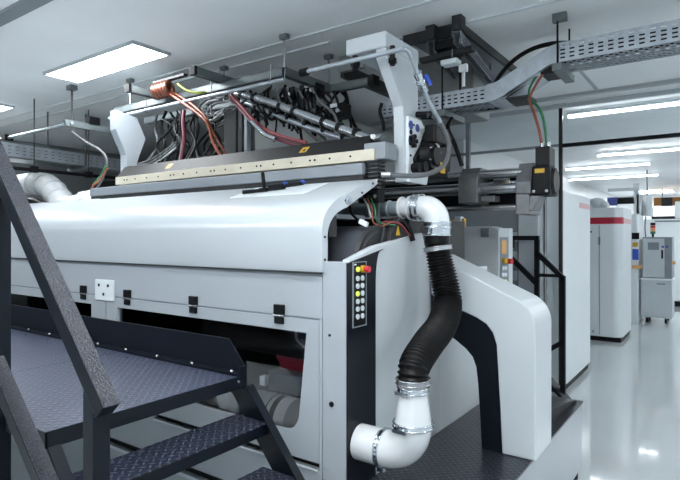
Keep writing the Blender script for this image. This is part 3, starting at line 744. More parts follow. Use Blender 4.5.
# dark plate and grey ducts at ceiling behind the bracket
p0 = at(320, 58, Z=CZ-.02); 
t = thing('ceiling_bracket_plate', 'dark angle bracket under the ceiling left of the white bracket', 'bracket', at(330, 58, Z=CZ-.05))
b0, b1, b2 = at(326, 58, Z=2.86), at(349, 52, Z=2.86), at(366, 80, Z=2.72)
MB().prism([(b0.x, 3.20), (b1.x, 3.20), (b1.x, 3.24), (b0.x, 3.24)], 'z', 2.80, CZ-.03).build('bracket_face', 'olive_grey_paint', t)
MB().bar((b0.x, 3.24, 2.82), (b0.x, 4.0, 2.82), .03, .1).build('bracket_arm', 'dark_grey_metal', t)

# ================================================================== CABLE TRAYS
def tray_side(mb, p, q, up_, rows=3, pitch=.046, slot=.026, h=.1, th=.003):
    """slotted sheet between p and q, rising along up_"""
    p, q, u = Vector(p), Vector(q), Vector(up_).normalized()
    d = (q-p); L = d.length; d.normalize(); nrm = d.cross(u)
    def slab(s0, s1, h0, h1):
        if s1 <= s0 or h1 <= h0: return
        vs = [p + d*s + u*v + nrm*(w*th/2) for w in (-1, 1) for (s, v) in ((s0, h0), (s1, h0), (s1, h1), (s0, h1))]
        mb.add(vs, [(0,1,2,3), (7,6,5,4), (0,4,5,1), (1,5,6,2), (2,6,7,3), (3,7,4,0)])
    sh = .010; rp = h/(rows+1)
    edges = [0]
    for r_ in range(rows):
        c_ = rp*(r_+1); edges += [c_-sh/2, c_+sh/2]
    edges.append(h)
    for i in range(0, len(edges), 2): slab(0, L, edges[i], edges[i+1])
    for r_ in range(rows):
        z0_, z1_ = edges[1+2*r_], edges[2+2*r_]; s_ = 0; k = 0; off = 0
        s_ = -off
        while s_ < L:
            slab(max(0, s_), min(L, s_+pitch-slot), z0_, z1_); s_ += pitch
    return mb
def tray_floor(mb, p, q, side, w, pitch=.05):
    """open diamond mesh floor"""
    p, q, sd_ = Vector(p), Vector(q), Vector(side).normalized()
    d = q-p; L = d.length; d.normalize()
    k = 0
    s_ = -w
    while s_ < L:
        a0 = max(0, s_); a1 = min(L, s_+w)
        if a1 > a0:
            A = p + d*a0 + sd_*(a0-s_); B = p + d*a1 + sd_*(a1-s_)
            mb.bar(A, B, .009, .003)
            A2 = p + d*a0 + sd_*(w-(a0-s_)); B2 = p + d*a1 + sd_*(w-(a1-s_))
            mb.bar(A2, B2, .009, .003)
        s_ += pitch
    mb.bar(p, q, .012, .004); mb.bar(p+sd_*w, q+sd_*w, .012, .004)
    return mb
ct = thing('cable_tray', 'galvanised slotted cable tray stepping up beneath the ceiling at right', 'cable tray', (-.6, 3.55, 2.45))
TY0, TY1 = 3.40, 3.66
pl0, pl1 = at(413, 113, Y=TY0), at(490, 101, Y=TY0)
pr0 = at(556, 63, Y=TY0)
zl, zr = 2.475, 2.650
A0, A1 = Vector((-2.05, TY0, zl)), Vector((pl1.x, TY0, zl))
B0, B1 = Vector((pr0.x, TY0, zr)), Vector((1.4, TY0, zr))
sec = MB(); tray_side(sec, A0, A1, (0, 0, 1), 3, h=.105); 
lower = sec.build('lower_tray_side', 'galvanised', ct)
sec = MB(); tray_side(sec, A0+Vector((0, .26, 0)), A1+Vector((0, .26, 0)), (0, 0, 1), 3, h=.105); sec.build('lower_tray_side', 'galvanised', ct)
tray_floor(MB(), A0, A1, (0, 1, 0), .26).build('lower_tray_floor', 'galvanised', ct)
sec = MB(); tray_side(sec, B0, B1, (0, 0, 1), 4, h=.115, pitch=.052, slot=.028); sec.build('upper_tray_side', 'galvanised', ct)
sec = MB(); tray_side(sec, B0+Vector((0, .26, 0)), B1+Vector((0, .26, 0)), (0, 0, 1), 4, h=.115, pitch=.052, slot=.028); sec.build('upper_tray_side', 'galvanised', ct)
tray_floor(MB(), B0, B1, (0, 1, 0), .26).build('upper_tray_floor', 'galvanised', ct)
mid = smooth_path([A1+Vector((-.02, 0, 0)), A1+Vector((.05, 0, .012)), A1.lerp(B0, .5), B0+Vector((-.05, 0, -.012)), B0+Vector((.02, 0, 0))], 5)
for yy in (0, .26):
    rs = MB()
    for i in range(len(mid)-1):
        a_, b_ = mid[i]+Vector((0, yy, 0)), mid[i+1]+Vector((0, yy, 0))
        vs = [a_, b_, b_+Vector((0, 0, .112)), a_+Vector((0, 0, .112))]; vs += [v+Vector((0, .003, 0)) for v in vs]
        rs.add(vs, [(0,1,2,3), (7,6,5,4), (0,4,5,1), (1,5,6,2), (2,6,7,3), (3,7,4,0)])
    rs.build('riser_side', 'galvanised', ct)
rf = MB()
for i in range(len(mid)-1):
    a_, b_ = mid[i], mid[i+1]
    rf.add([a_, b_, b_+Vector((0, .26, 0)), a_+Vector((0, .26, 0))], [(0,1,2,3)])
rf.build('riser_floor', 'galvanised', ct)
# hangers of the tray
def hanger(x, zb, label_):
    r_ = MB().bar((x, TY0-.03, zb-.03), (x, TY1+.05, zb-.03), .055, .04, (0, 0, 1)).build('tray_support', 'strut_metal', ct)
    MB().cyl((x, TY0-.012, zb-.03), (x, TY0-.012, CZ), .006, seg=8).build('hanging_rod', 'black_metal', r_)
    MB().cyl((x, TY1+.03, zb-.03), (x, TY1+.03, CZ), .006, seg=8).build('hanging_rod', 'black_metal', r_)
hx = at(558, 70, Y=TY0).x
hanger(hx, zr-.003, ''); hanger(at(443, 60, Y=TY0).x, zl-.003, ''); hanger(.9, zr-.003, '')
sq = at(560, 40, Y=TY0)
MB().box(hx-.03, hx+.05, TY0-.02, TY0+.02, CZ-.05, CZ-.001).build('ceiling_clip', 'strut_metal', ct)
# little dark boxes under the riser
tag(MB().box(-1.13, -.99, 3.42, 3.60, 2.474, 2.488).box(-1.12, -1.0, 3.43, 3.59, 2.462, 2.474).build('cable_outlet', 'dark_grey_metal'), 'dark cable outlet plate low under the tray riser', 'outlet')
tag(MB().box(-.92, -.80, 3.43, 3.60, 2.600, 2.640).build('cable_outlet', 'black_plastic'), 'black cable outlet plate under the upper tray bend', 'outlet')
# thick black cable arching over the tray riser
cable('power_cable', [at(488, 100, Y=3.72), at(497, 80, Y=3.72), at(512, 62, Y=3.72), at(530, 50, Y=3.72), at(550, 44, Y=3.72), at(570, 43, Y=3.72)], .016, 'black_rubber', 'thick black cable arching up above the tray riser')
cable('power_cable', [at(437, 113, Y=3.6), at(455, 112, Y=3.6), at(475, 110, Y=3.6), at(496, 108, Y=3.6), at(500, 106, Y=3.6)], .010, 'black_rubber', 'black cable lying straight below the lower tray')
# servo cables
sx = at(543, 150, Y=3.36)
cable('servo_cable', [at(548, 68, Y=3.47), at(539, 80, Y=3.42), at(530, 98, Y=3.40), at(534, 113, Y=3.38), at(539, 130, Y=3.36), at(542, 147, Y=3.36)],   .0085, 'orange_cable', 'orange cable dropping from the tray to the black servo motor')
cable('servo_cable', [at(545, 67, Y=3.50), at(534, 80, Y=3.45), at(529, 95, Y=3.43), at(540, 110, Y=3.40), at(545, 128, Y=3.38), at(547, 147, Y=3.38)], .008, 'green_cable', 'green cable dropping from the tray to the black servo motor')
for k in range(4):
    yy = 3.43+.044*(k % 2); zz = .022+.045*(k//2)
    cable('tray_cable', [A0+Vector((0, yy-TY0, zz)), A1+Vector((-.1, yy-TY0, zz)), A1+Vector((.05, yy-TY0, zz+.012)), A1.lerp(B0, .5)+Vector((0, yy-TY0, zz)), B0+Vector((-.05, yy-TY0, zz-.012)), B0+Vector((.1, yy-TY0, zz)), B1+Vector((0, yy-TY0, zz))], .021, 'black_rubber', 'black power cable lying inside the stepped slotted tray', group='black cables inside the stepped tray')
# twin slotted rails hanging along the depth, left of the tray
tr = thing('hanging_rail_pair', 'pair of dark slotted rails hung below the ceiling near the bracket', 'rail', (-1.35, 3.0, 2.75))
for xx, yy0 in ((-1.506, 3.10), (-1.306, 3.05)):
    p, q = Vector((xx, yy0, 2.80)), Vector((xx-.178, yy0+1.2, 2.80))
    sl_ = MB(); tray_side(sl_, p+Vector((-.022, 0, -.035)), q+Vector((-.022, 0, -.035)), (0, 0, 1), 2, h=.07); tray_side(sl_, p+Vector((.022, 0, -.035)), q+Vector((.022, 0, -.035)), (0, 0, 1), 2, h=.07)
    sl_.bar(p+Vector((0, 0, .036)), q+Vector((0, 0, .036)), .048, .004)
    sl_.build('slotted_rail', 'rail_metal', tr)
    for k in (.06, .8):
        c = p.lerp(q, k)
        MB().cyl((c.x, c.y, 2.78), (c.x, c.y, CZ), .007, seg=8).build('hanging_rod', 'steel', tr)
    c = p.lerp(q, .04)
    MB().box(c.x-.03, c.x+.03, c.y-.04, c.y+.03, CZ-.09, CZ-.001).build('rod_plate', 'dark_grey_metal', tr)
MB().bar((-1.62, 3.20, 2.755), (-1.25, 3.17, 2.755), .05, .03).build('cross_bar', 'dark_grey_metal', tr)
MB().box(-1.49, -1.36, 3.12, 3.34, 2.78, 2.83).build('rail_bridge', 'black_metal', tr)
hb = thing('ceiling_hatch', 'dark grey box recess frame under the ceiling above the slotted rails', 'ceiling hatch', (-1.55, 3.9, 2.87))
MB().box(-1.74, -1.33, 3.17, 3.19, 2.865, CZ-.001).build('hatch_front', 'dark_grey_metal', hb)
MB().box(-1.35, -1.33, 3.19, 4.60, 2.885, CZ-.001).build('hatch_side', 'dark_grey_metal', hb)
MB().box(-1.74, -1.35, 3.19, 4.60, 2.92, CZ-.001).build('hatch_panel', 'mid_grey_paint', hb)
c = at(457, 73, Y=3.2)
t = thing('junction_box', 'small white junction box under the hung slotted rails', 'junction box', c)
MB().box(c.x-.07, c.x+.04, 3.10, 3.18, 2.668, 2.70).build('box_body', 'white_paint', t, bevel=.008)
MB().box(c.x+.03, c.x+.085, 3.15, 3.18, 2.62, 2.668).build('socket_face', 'pvc_white', t, bevel=.006)
MB().box(c.x+.05, c.x+.065, 3.16, 3.175, 2.53, 2.62).build('pull_tag', 'pvc_white', t)
MB().cyl((c.x-.01, 3.15, 2.70), (c.x-.01, 3.15, CZ), .005, seg=6).build('hanging_rod', 'steel', t)
# shade on the gantry box, built as a dark grey box
tag(MB().box(-2.0, -1.48, 3.75, 4.1, 2.50, CZ-.001).build('shade_box', 'olive_grey_paint', bevel=.02), 'dark grey box in place of the shade behind the blue valve', 'box')

# ================================================================== LINEAR AXIS WITH SERVO
ax = thing('linear_axis', 'steel linear axis with rods, carriage plates and black servo motor', 'linear axis', (-1.4, 3.4, 1.73))
for (y, z, r_) in ((3.33, 1.994, .026), (3.33, 1.902, .030), (3.36, 1.785, .020), (3.46, 1.995, .022), (3.46, 1.90, .022)):
    MB().cyl((-2.3, y, z), (-1.0, y, z), r_, seg=18).build('guide_rod', 'steel', ax)
MB().box(-2.3, -1.0, 3.48, 3.55, 1.80, 1.99).build('back_beam', 'black_metal', ax)
MB().box(-2.3, -1.22, 3.52, 3.56, 1.79, 1.865).build('lower_beam', 'cream_metal', ax)
MB().cyl((-2.3, 3.42, 1.945), (-1.0, 3.42, 1.945), .014, seg=12).build('lead_screw', 'chrome', ax)
MB().box(-1.21, -1.10, 3.40, 3.44, 1.925, 1.972).build('nut_block', 'chrome', ax, bevel=.004)
cpz = [(3.275, 1.815), (3.50, 1.815), (3.50, 2.045), (3.34, 2.045), (3.275, 1.97)]
MB().prism(cpz, 'x', -1.395, -1.265).build('carriage_plate', 'brushed_steel', ax, bevel=.006)
MB().box(-1.26, -1.17, 3.32, 3.42, 1.825, 1.86).build('carriage_foot', 'brushed_steel', ax, bevel=.004)
cpz = [(3.27, 1.86), (3.50, 1.86), (3.50, 2.05), (3.34, 2.05), (3.265, 1.93)]
MB().prism(cpz, 'x', -1.025, -.932).build('end_plate', 'brushed_steel', ax, bevel=.006)
MB().prism([(3.27, 1.735), (3.50, 1.735), (3.50, 1.86), (3.27, 1.86)], 'x', -1.025, -.94).build('end_foot', 'brushed_steel', ax, bevel=.006)
MB().prism([(-.939, 1.76), (-.92, 1.76), (-.88, 1.844), (-.939, 1.844)], 'y', 3.26, 3.42).build('servo_bracket', 'brushed_steel', ax, bevel=.004)
sv = MB().box(-.925, -.822, 3.25, 3.45, 1.845, 2.02).build('servo_gearbox', 'black_plastic', ax, bevel=.012, label='black servo gearbox')
MB().box(-.915, -.832, 3.29, 3.42, 2.02, 2.135).build('servo_motor', 'black_metal', sv, bevel=.006)
MB().cyl((-.822, 3.35, 1.93), (-.806, 3.35, 1.93), .085, .07, seg=24).build('servo_flange', 'black_metal', sv)
MB().box(-.905, -.85, 3.246, 3.25, 1.975, 2.0).build('servo_label', 'yellow_label', sv, label='yellow label')
for x in (-.91, -.838):
    MB().cyl((x, 3.244, 1.868), (x, 3.25, 1.868), .009, seg=12).build('servo_bolt', 'steel', sv)
for x in (-.893, -.856):
    MB().cyl((x, 3.36, 2.135), (x, 3.36, 2.165), .013, seg=12).build('cable_gland', 'steel', sv)

# ================================================================== SECOND MODULE, BLOCKS BEHIND
md = thing('rear_module', 'pale machine module with orange screened control strip behind the arch', 'machine module', (-1.9, 4.3, 0))
MB().prism([(-2.8, 1.68), (-1.42, 1.68), (-1.352, 1.655), (-1.352, .0), (-2.8, .0)], 'y', 3.92, 4.12).build('module_body', 'shell_paint', md, bevel=.004)
MB().prism([(-1.352, 3.92), (-1.312, 4.03), (-1.312, 4.12), (-1.352, 4.12)], 'z', 0, 1.665).build('module_end', 'pale_grey_paint', md, bevel=.003)
c0, c1 = at(481, 216, Y=3.918), at(489, 244, Y=3.918)
MB().box(c0.x, c1.x, 3.912, 3.92, 1.60, 1.665).build('module_badge', 'mid_grey_paint', md)
def onch(u, z, off=0.0):     # point on the slanted corner
    A, B = Vector((-1.352, 3.92, z)), Vector((-1.312, 4.03, z)); nrm = Vector((.11, -.034, 0)).normalized()
    return A.lerp(B, u) + nrm*off
def chbox(mb, u0, u1, z0, z1, t_):
    vs = [onch(u0, z0), onch(u1, z0), onch(u1, z1), onch(u0, z1), onch(u0, z0, t_), onch(u1, z0, t_), onch(u1, z1, t_), onch(u0, z1, t_)]
    return mb.add(vs, [(3,2,1,0), (4,5,6,7), (0,1,5,4), (1,2,6,5), (2,3,7,6), (3,0,4,7)])
cs = chbox(MB(), .12, .92, 1.12, 1.60, .004).build('control_strip', 'mid_grey_paint', md)
chbox(MB(), .25, .68, 1.475, 1.575, .007).build('operator_screen', 'orange_label', cs, label='orange-brown screen')
MB().cyl(onch(.42, 1.425, .004), onch(.42, 1.425, .03), .02, seg=16).build('collar', 'yellow_label', cs)
MB().cyl(onch(.75, 1.42, .004), onch(.75, 1.42, .05), .020, seg=16).build('stop_knob', 'red_plastic', cs, label='red stop knob')
for z in (1.37, 1.32, 1.27, 1.22, 1.17):
    for u in (.35, .6):
        MB().cyl(onch(u, z, .004), onch(u, z, .012), .015, seg=12).build('key', 'key_grey' if z != 1.27 else 'key_lit', cs)
bb = thing('rear_beam_housing', 'grey beam housing with white top strip behind the rear module', 'housing', (-2.9, 5.66, 0))
MB().box(-4.2, -1.735, 5.62, 5.71, 0, 1.90).build('housing_body', 'mid_grey_paint', bb, bevel=.004)
MB().box(-4.2, -1.73, 5.60, 5.715, 1.90, 1.94).build('housing_top', 'white_paint', bb, bevel=.004)
for z in (1.55, 1.35, 1.15):
    MB().box(-1.90, -1.74, 5.605, 5.62, z, z+.10).build('vent_block', 'pale_grey_paint', bb, bevel=.004)
tag(MB().box(-1.725, -1.53, 5.60, 5.95, 0, 2.0).build('grey_cabinet', 'pale_grey_paint', bevel=.004), 'plain grey cabinet behind the black handrail', 'cabinet')
tag(MB().tube([(-1.62, 3.515, 2.02), (-1.5, 3.52, 2.02), (-1.35, 3.515, 2.02), (-1.2, 3.515, 2.02), (-1.08, 3.51, 2.02)], .03, seg=12).build('white_hose', 'pvc_white'), 'white hose lying above the steel rods behind the carriage', 'hose')
tag(MB().box(-1.715, -1.665, 3.96, 4.03, 1.68, 1.76).build('white_block', 'white_paint', bevel=.006), 'small white block on the rear module beside the upper elbow', 'block')
tag(MB().box(-1.76, -1.725, 3.96, 4.02, 1.68, 1.735).build('orange_block', 'orange_label', bevel=.004), 'small orange block on the rear module beside the upper elbow', 'block')
tag(MB().box(-1.655, -1.635, 3.96, 4.0, 1.68, 1.745).build('yellow_tag', 'yellow_label', bevel=.004), 'tiny yellow tag standing beside the small white block', 'tag')
en = thing('rear_enclosure', 'tall grey enclosure behind the cable tangle above the gantry', 'enclosure', (-3.3, 4.6, 0))
MB().box(-3.7, -2.92, 3.78, 5.5, 0, 2.72).build('enclosure_body', 'olive_grey_paint', en, bevel=.004)
MB().box(-3.5, -3.12, 3.765, 3.78, 1.9, 2.66).build('enclosure_door', 'mid_grey_paint', en, bevel=.004)
en2 = thing('rear_block', 'dim grey machine block under the far end of the cable tangle', 'machine block', (-5.8, 5.0, 0))
MB().box(-7.6, -4.3, 4.4, 5.5, 0, 2.25).build('block_body', 'wall_dark', en2, bevel=.01)
MB().box(-7.6, -4.3, 4.38, 5.5, 2.25, 2.40).build('block_top', 'black_metal', en2)
for x in (-6.9, -5.9, -4.9):
    MB().box(x, x+.6, 4.385, 4.40, 1.75, 2.15).build('block_panel', 'pale_grey_paint', en2)

# black handrail of the second stair
hr = thing('handrail', 'black tubular handrail stepping down before the tall white cabinet', 'handrail', (-1.55, 5.6, 0))
YH = 5.50
def rail(a_, b_, nm, w=.045): MB().bar(a_, b_, w, w, (0, 1, 0)).build(nm, 'black_metal', hr)
A = at(505, 238, Y=YH); B = at(537, 238, Y=YH)
rail((A.x-.3, YH, B.z), (B.x+.02, YH, B.z), 'top_rail')
rail((B.x, YH, 0), (B.x, YH, B.z-.02), 'post')
C1 = at(563, 278, Y=YH); C0 = at(537, 253, Y=YH)
rail((C0.x, YH, C0.z), (C1.x, YH, C1.z), 'sloping_rail')
rail((C1.x, YH, 0), (C1.x, YH, C1.z+.02), 'post')
D0 = at(505, 252, Y=YH); D1 = at(536, 283, Y=YH)
rail((D0.x-.2, YH, D0.z+.2), (D1.x, YH, D1.z), 'mid_rail')
E0 = at(537, 275, Y=YH)
rail((E0.x, YH, E0.z), (C1.x, YH, E0.z), 'cross_rail', .03)
F1 = at(563, 342, Y=YH); rail((C1.x-.32, YH, F1.z-.22), (C1.x, YH, F1.z), 'brace')
A2 = at(512, 240, Y=YH); rail((A2.x, YH, B.z-.10), (A2.x, YH, B.z-.02), 'stub')
MB().bar((C1.x-.25, YH-.03, .34), (C1.x+.08, YH-.03, .0), .03, .16, (0, 1, 0)).build('stringer', 'navy_paint', hr)

# ================================================================== ACCESS STAIRS (front left)
st = thing('access_stairs', 'dark navy steel access stairs and tread plate platform beside the machine', 'stairs', (-2.6, 1.3, 0))
ZP, XR, Y0, Y1 = .984, -1.745, .85, 1.72
MB().box(-4.6, -2.642, Y0, Y1, ZP-.006, ZP).build('platform_plate', 'tread_plate', st)
MB().box(-2.638, XR, Y0, Y1, ZP-.006, ZP).build('platform_plate', 'tread_plate', st)
MB().box(-4.6, XR+.002, Y0-.002, Y0+.006, ZP-.055, ZP-.001).box(XR-.006, XR+.002, Y0, Y1, ZP-.055, ZP-.001).box(-4.6, XR, Y1-.006, Y1+.002, ZP-.06, ZP-.001).build('platform_edge', 'navy_paint', st, bevel=.001)
for x in (-4.2, -3.4, -2.64):
    MB().box(x-.025, x+.025, Y0+.006, Y1-.006, ZP-.055, ZP-.006).build('under_beam', 'navy_paint', st)
kt = 1.135
kp = MB().prism([(-4.6, ZP), (XR, ZP), (XR+.0, 1.025), (-1.845, kt), (-4.6, kt)], 'y', Y1-.004, Y1+.004)
kp.box(XR-.004, XR+.004, Y1-.035, Y1+.004, ZP-.05, 1.025)
kpo = kp.build('kick_plate', 'navy_paint', st)
MB().box(-4.6, XR, Y1-.045, Y1-.004, ZP, ZP+.012).build('kick_flange', 'navy_paint', kpo)
x = -4.5
while x < XR-.05:
    MB().cyl((x, Y1-.028, ZP+.012), (x, Y1-.028, ZP+.019), .0055, seg=10).build('kick_bolt', 'white_paint', kpo)
    MB().cyl((x+.12, Y1-.10, ZP), (x+.12, Y1-.10, ZP+.004), .006, seg=8).build('kick_rivet', 'steel', kpo)
    x += .27
treads = [(-1.594, .808), (-1.430, .613), (-1.266, .418), (-1.102, .223)]
for i, (xn, z) in enumerate(treads):
    x0 = xn-.185; x1 = xn+.006
    t_ = MB().box(x0, x1, Y0+.03, Y1-.02, z-.006, z).build('tread', 'shaded_step_tread', st)
    MB().box(x1-.006, x1, Y0+.03, Y1-.02, z-.05, z-.006).box(x0, x0+.006, Y0+.03, Y1-.02, z-.03, z-.006).build('tread_lip', 'navy_paint', t_)
def stringer(y):
    MB().bar((-1.845, y, .985), (-1.03, y, 0.02), .012, .14, (0, 1, 0)).build('stringer_web', 'navy_paint', st) if False else None
for y, nm in ((Y1-.012, 'stringer'), (Y0+.012, 'stringer')):
    tn = .195/.164
    def zline(x, o): return .808 - (x+1.594)*tn + o
    w1, w0 = .03, -.16
    xs = -1.80, -1.02
    poly = [(-1.86, .925), (-1.72, .925)] + [(x, zline(x, w1)) for x in (-1.60, -.98)] + [(-.98, 0.0), (-1.02, 0)] + [(x, zline(x, w0)) for x in (-1.08, -1.80)]
    poly = [(u, max(0, v)) for u, v in poly]
    s_ = MB().prism(poly, 'y', y-.006, y+.006).build(nm, 'navy_paint', st)
    pa = [(-1.69, zline(-1.69, w1)), (-.98, zline(-.98, w1))]
    MB().bar((pa[0][0], y-.012, pa[0][1]), (pa[1][0], y-.012, pa[1][1]), .04, .008).build('stringer_flange', 'navy_paint', s_)
# handrails on the near side
ra, rb_ = at(-14, 136, Y=Y0-.01), at(108, 411, Y=Y0-.01)
ro = MB().bar(ra + (ra-rb_).normalized()*.25, rb_, .052, .052, (0, 1, 0)).build('handrail', 'navy_paint', st, bevel=.004)
d_ = (rb_-ra).normalized(); nrm = Vector((-d_.z, 0, d_.x)); nrm = nrm if nrm.x > 0 else -nrm
MB().bar(ra + (ra-rb_).normalized()*.25 + nrm*.027, rb_ + nrm*.027, .050, .003, nrm).build('rail_top_face', 'speckled_paint', ro, label='worn speckled top face')
ma, mb_ = at(-6, 362, Y=Y0-.055), at(62, 520, Y=Y0-.055)
mr = MB().bar(ma, mb_, .048, .048, (0, 1, 0)).build('lower_rail', 'navy_paint', st, bevel=.004)
d2_ = (mb_-ma).normalized(); nr2 = Vector((-d2_.z, 0, d2_.x)); nr2 = nr2 if nr2.x > 0 else -nr2
MB().bar(ma+nr2*.025, mb_+nr2*.025, .046, .003, nr2).build('rail_top_face', 'speckled_paint', mr)
MB().box(-2.075, -2.022, Y0-.03, Y0+.02, 0, 1.83).build('rail_post', 'navy_paint', st, bevel=.003)
pz = at(98, 400, Y=Y0)
MB().box(pz.x-.027, pz.x+.027, Y0-.03, Y0+.022, 0, 1.17).build('rail_post', 'navy_paint', st, bevel=.003)
for x, y in ((-4.4, Y0+.05), (-4.4, Y1-.05), (-2.9, Y1-.05), (-3.0, Y0+.05)):
    MB().box(x-.025, x+.025, y-.025, y+.025, 0, ZP-.05).build('platform_leg', 'navy_paint', st)

# ================================================================== CABLES ABOVE THE GANTRY
co = thing('copper_coil', 'bundle of coiled copper-coloured cable hung under the ceiling strut', 'cable coil', at(163, 97, Y=2.60))
c = at(163, 90, Y=2.60)
for k in range(5):
    xx = c.x-.075+.036*k
    MB().torus((xx, c.y, c.z), (1, .25, .1), .046, .019, 20, 8).build('coil_loop', 'copper', co)
MB().box(c.x-.10, c.x+.27, c.y-.02, c.y+.02, c.z+.062, c.z+.078).build('coil_rail', 'dark_grey_metal', co)
cable('cable', [at(170, 94, Y=2.60), at(186, 105, Y=2.58), at(203, 118, Y=2.56), at(209, 127, Y=2.56), at(213, 142, Y=2.55), at(222, 158, Y=2.54)], .0115, 'orange_cable', 'thick orange cable dropping from the copper coil to the gantry beam')
cable('cable', [at(172, 92, Y=2.62), at(190, 103, Y=2.60), at(206, 118, Y=2.58), at(214, 134, Y=2.57), at(228, 158, Y=2.55)], .009, 'copper', 'copper-brown cable running beside the thick orange cable')
cable('cable', [at(178, 84, Y=2.60), at(186, 90, Y=2.60), at(197, 93, Y=2.62), at(206, 92, Y=2.66)], .010, 'yellow_cable', 'yellow-green earth wire beside the copper coil')
cable('cable', [at(184, 110, Y=2.62), at(183, 122, Y=2.60), at(184, 140, Y=2.58), at(181, 162, Y=2.56)], .014, 'maroon_cable', 'dark maroon cable hanging below the copper coil')
rbn = [at(230, 93, Y=2.66), at(243, 108, Y=2.62), at(259, 125, Y=2.58), at(278, 135, Y=2.54), at(306, 143, Y=2.50)]
cable('cable', rbn, .012, 'red_cable', 'red cable sagging from the strut frame to the gantry beam, upper of two')
cable('cable', [p+Vector((-.02, .02, -.022)) for p in rbn], .011, 'maroon_cable', 'dark red cable sagging just below the brighter red cable')
cable('cable', [at(252, 122, Y=2.56), at(258, 128, Y=2.55), at(266, 135, Y=2.55), at(276, 139, Y=2.54)], .016, 'chrome', 'short silver shielded sleeve below the sagging red cable')
# silver shielded hoses
hA, hB = at(231, 92, Y=2.74), at(374, 141, Y=2.66)
sh_ = thing('shielded_hose', 'bright silver shielded hose slanting down behind the gantry', 'hose', hB)
MB().tube([hA, hA.lerp(hB, .3)+Vector((0, 0, .02)), hA.lerp(hB, .65)+Vector((0, 0, .01)), hB], .026, seg=14).build('hose_tube', 'silver_hose', sh_)
for k in (1, 2, 4, 5, 7, 8, 9):
    p = hA.lerp(hB, k/10.0)+Vector((0, 0, .012)); d_ = (hB-hA).normalized()
    MB().cyl(p-d_*.014, p+d_*.014, .031, seg=14).build('hose_clamp', 'black_plastic', sh_)
off = Vector((.05, .06, -.06))
sh2 = thing('shielded_hose', 'thinner silver hose running just below the bright shielded hose', 'hose', hB+off)
MB().tube([hA+off, hA.lerp(hB, .5)+off+Vector((0, 0, -.02)), hB+off], .018, seg=12).build('hose_tube', 'galvanised', sh2)
for k in range(1, 8):
    p = hA.lerp(hB, k/8.0)+off; d_ = (hB-hA).normalized()
    MB().cyl(p-d_*.012, p+d_*.012, .026, seg=12).build('hose_clamp', 'black_plastic', sh2)
# grey looping wires
rnd = random.Random(3)
for k in range(9):
    bx_, by_ = 214+rnd.uniform(-8, 8), 106+rnd.uniform(-5, 5); w_ = rnd.uniform(8, 18); h_ = rnd.uniform(8, 18)
    Yk = 2.60+.03*k
    cable('hanging_cable', [at(bx_+w_*.8, by_-h_*.5, Y=Yk), at(bx_-w_*.2, by_-h_*.3, Y=Yk), at(bx_-w_*.6, by_+h_*.3, Y=Yk), at(bx_, by_+h_, Y=Yk), at(bx_+w_*1.1, by_+h_*.4, Y=Yk)], .0065, 'grey_cable' if k % 3 else 'white_cable', 'thin pale wire looping under the strut frame beside the orange cable', group='pale wires looping under the strut frame')
for k in range(5):
    sx_ = 300+rnd.uniform(-25, 30)
    Yk = 2.75+.05*k
    cable('hanging_cable', [at(sx_-12, 88, Y=Yk), at(sx_-4, 100+rnd.uniform(0, 8), Y=Yk), at(sx_+10, 112+rnd.uniform(0, 10), Y=Yk), at(sx_+16, 128, Y=Yk), at(sx_+30, 140, Y=Yk)], .009, 'grey_cable', 'grey hose curving over the silver shielded hose', group='grey hoses over the shielded hose')
for k in range(18):
    sx_ = rnd.uniform(236, 350); ex = sx_+rnd.uniform(-14, 30); Yk = 2.85+rnd.uniform(0, .5); m_ = rnd.uniform(-14, 14)
    y0_ = 82+rnd.uniform(0, 10); y1_ = 128+rnd.uniform(0, 18)
    cable('hanging_cable', [at(sx_, y0_, Y=Yk), at(sx_+m_, y0_+14, Y=Yk+.03), at((sx_+ex)/2-m_*.6, (y0_+y1_)/2+4, Y=Yk-.03), at(ex, y1_, Y=Yk)], rnd.uniform(.008, .014), 'black_rubber', 'black hose in the tangle under the right half of the strut frame', group='black hoses under the strut frame')
for k in range(10):
    sx_ = 158+k*6.5+rnd.uniform(-3, 3); Yk = 2.75+rnd.uniform(0, .35); m_ = rnd.uniform(-10, 10)
    cable('hanging_cable', [at(sx_, 112+rnd.uniform(0, 8), Y=Yk), at(sx_+m_, 128, Y=Yk), at(sx_-m_*.7, 146, Y=Yk), at(sx_+rnd.uniform(-22, 6), 163, Y=Yk)], rnd.uniform(.007, .012), 'black_rubber' if k % 3 else 'grey_cable', 'dark hose in the tangle below the copper coil', group='dark hoses below the copper coil')
for k in range(3):
    cable('hanging_cable', [at(138, 168-2*k, Y=2.66+.03*k), at(150, 166-3*k, Y=2.66+.03*k), at(165, 157-3*k, Y=2.68+.03*k), at(176, 148-3*k, Y=2.72)], .008, 'white_cable' if k == 0 else 'grey_cable', ['white hose lying at the far bracket foot', 'grey hose above the white hose at the far bracket foot', 'upper grey hose curving up from the far bracket foot'][k])
cable('hanging_cable', [at(382, 103, Y=3.0), at(380, 112, Y=3.0), at(383, 122, Y=3.0), at(384, 131, Y=3.0)], .012, 'black_rubber', 'short black cable hanging left of the white end bracket')
cable('hanging_cable', [at(452, 118, Y=3.3), at(448, 128, Y=3.25), at(455, 145, Y=3.2), at(462, 166, Y=3.2)], .014, 'black_rubber', 'black cable curving down right of the grey braided hose')
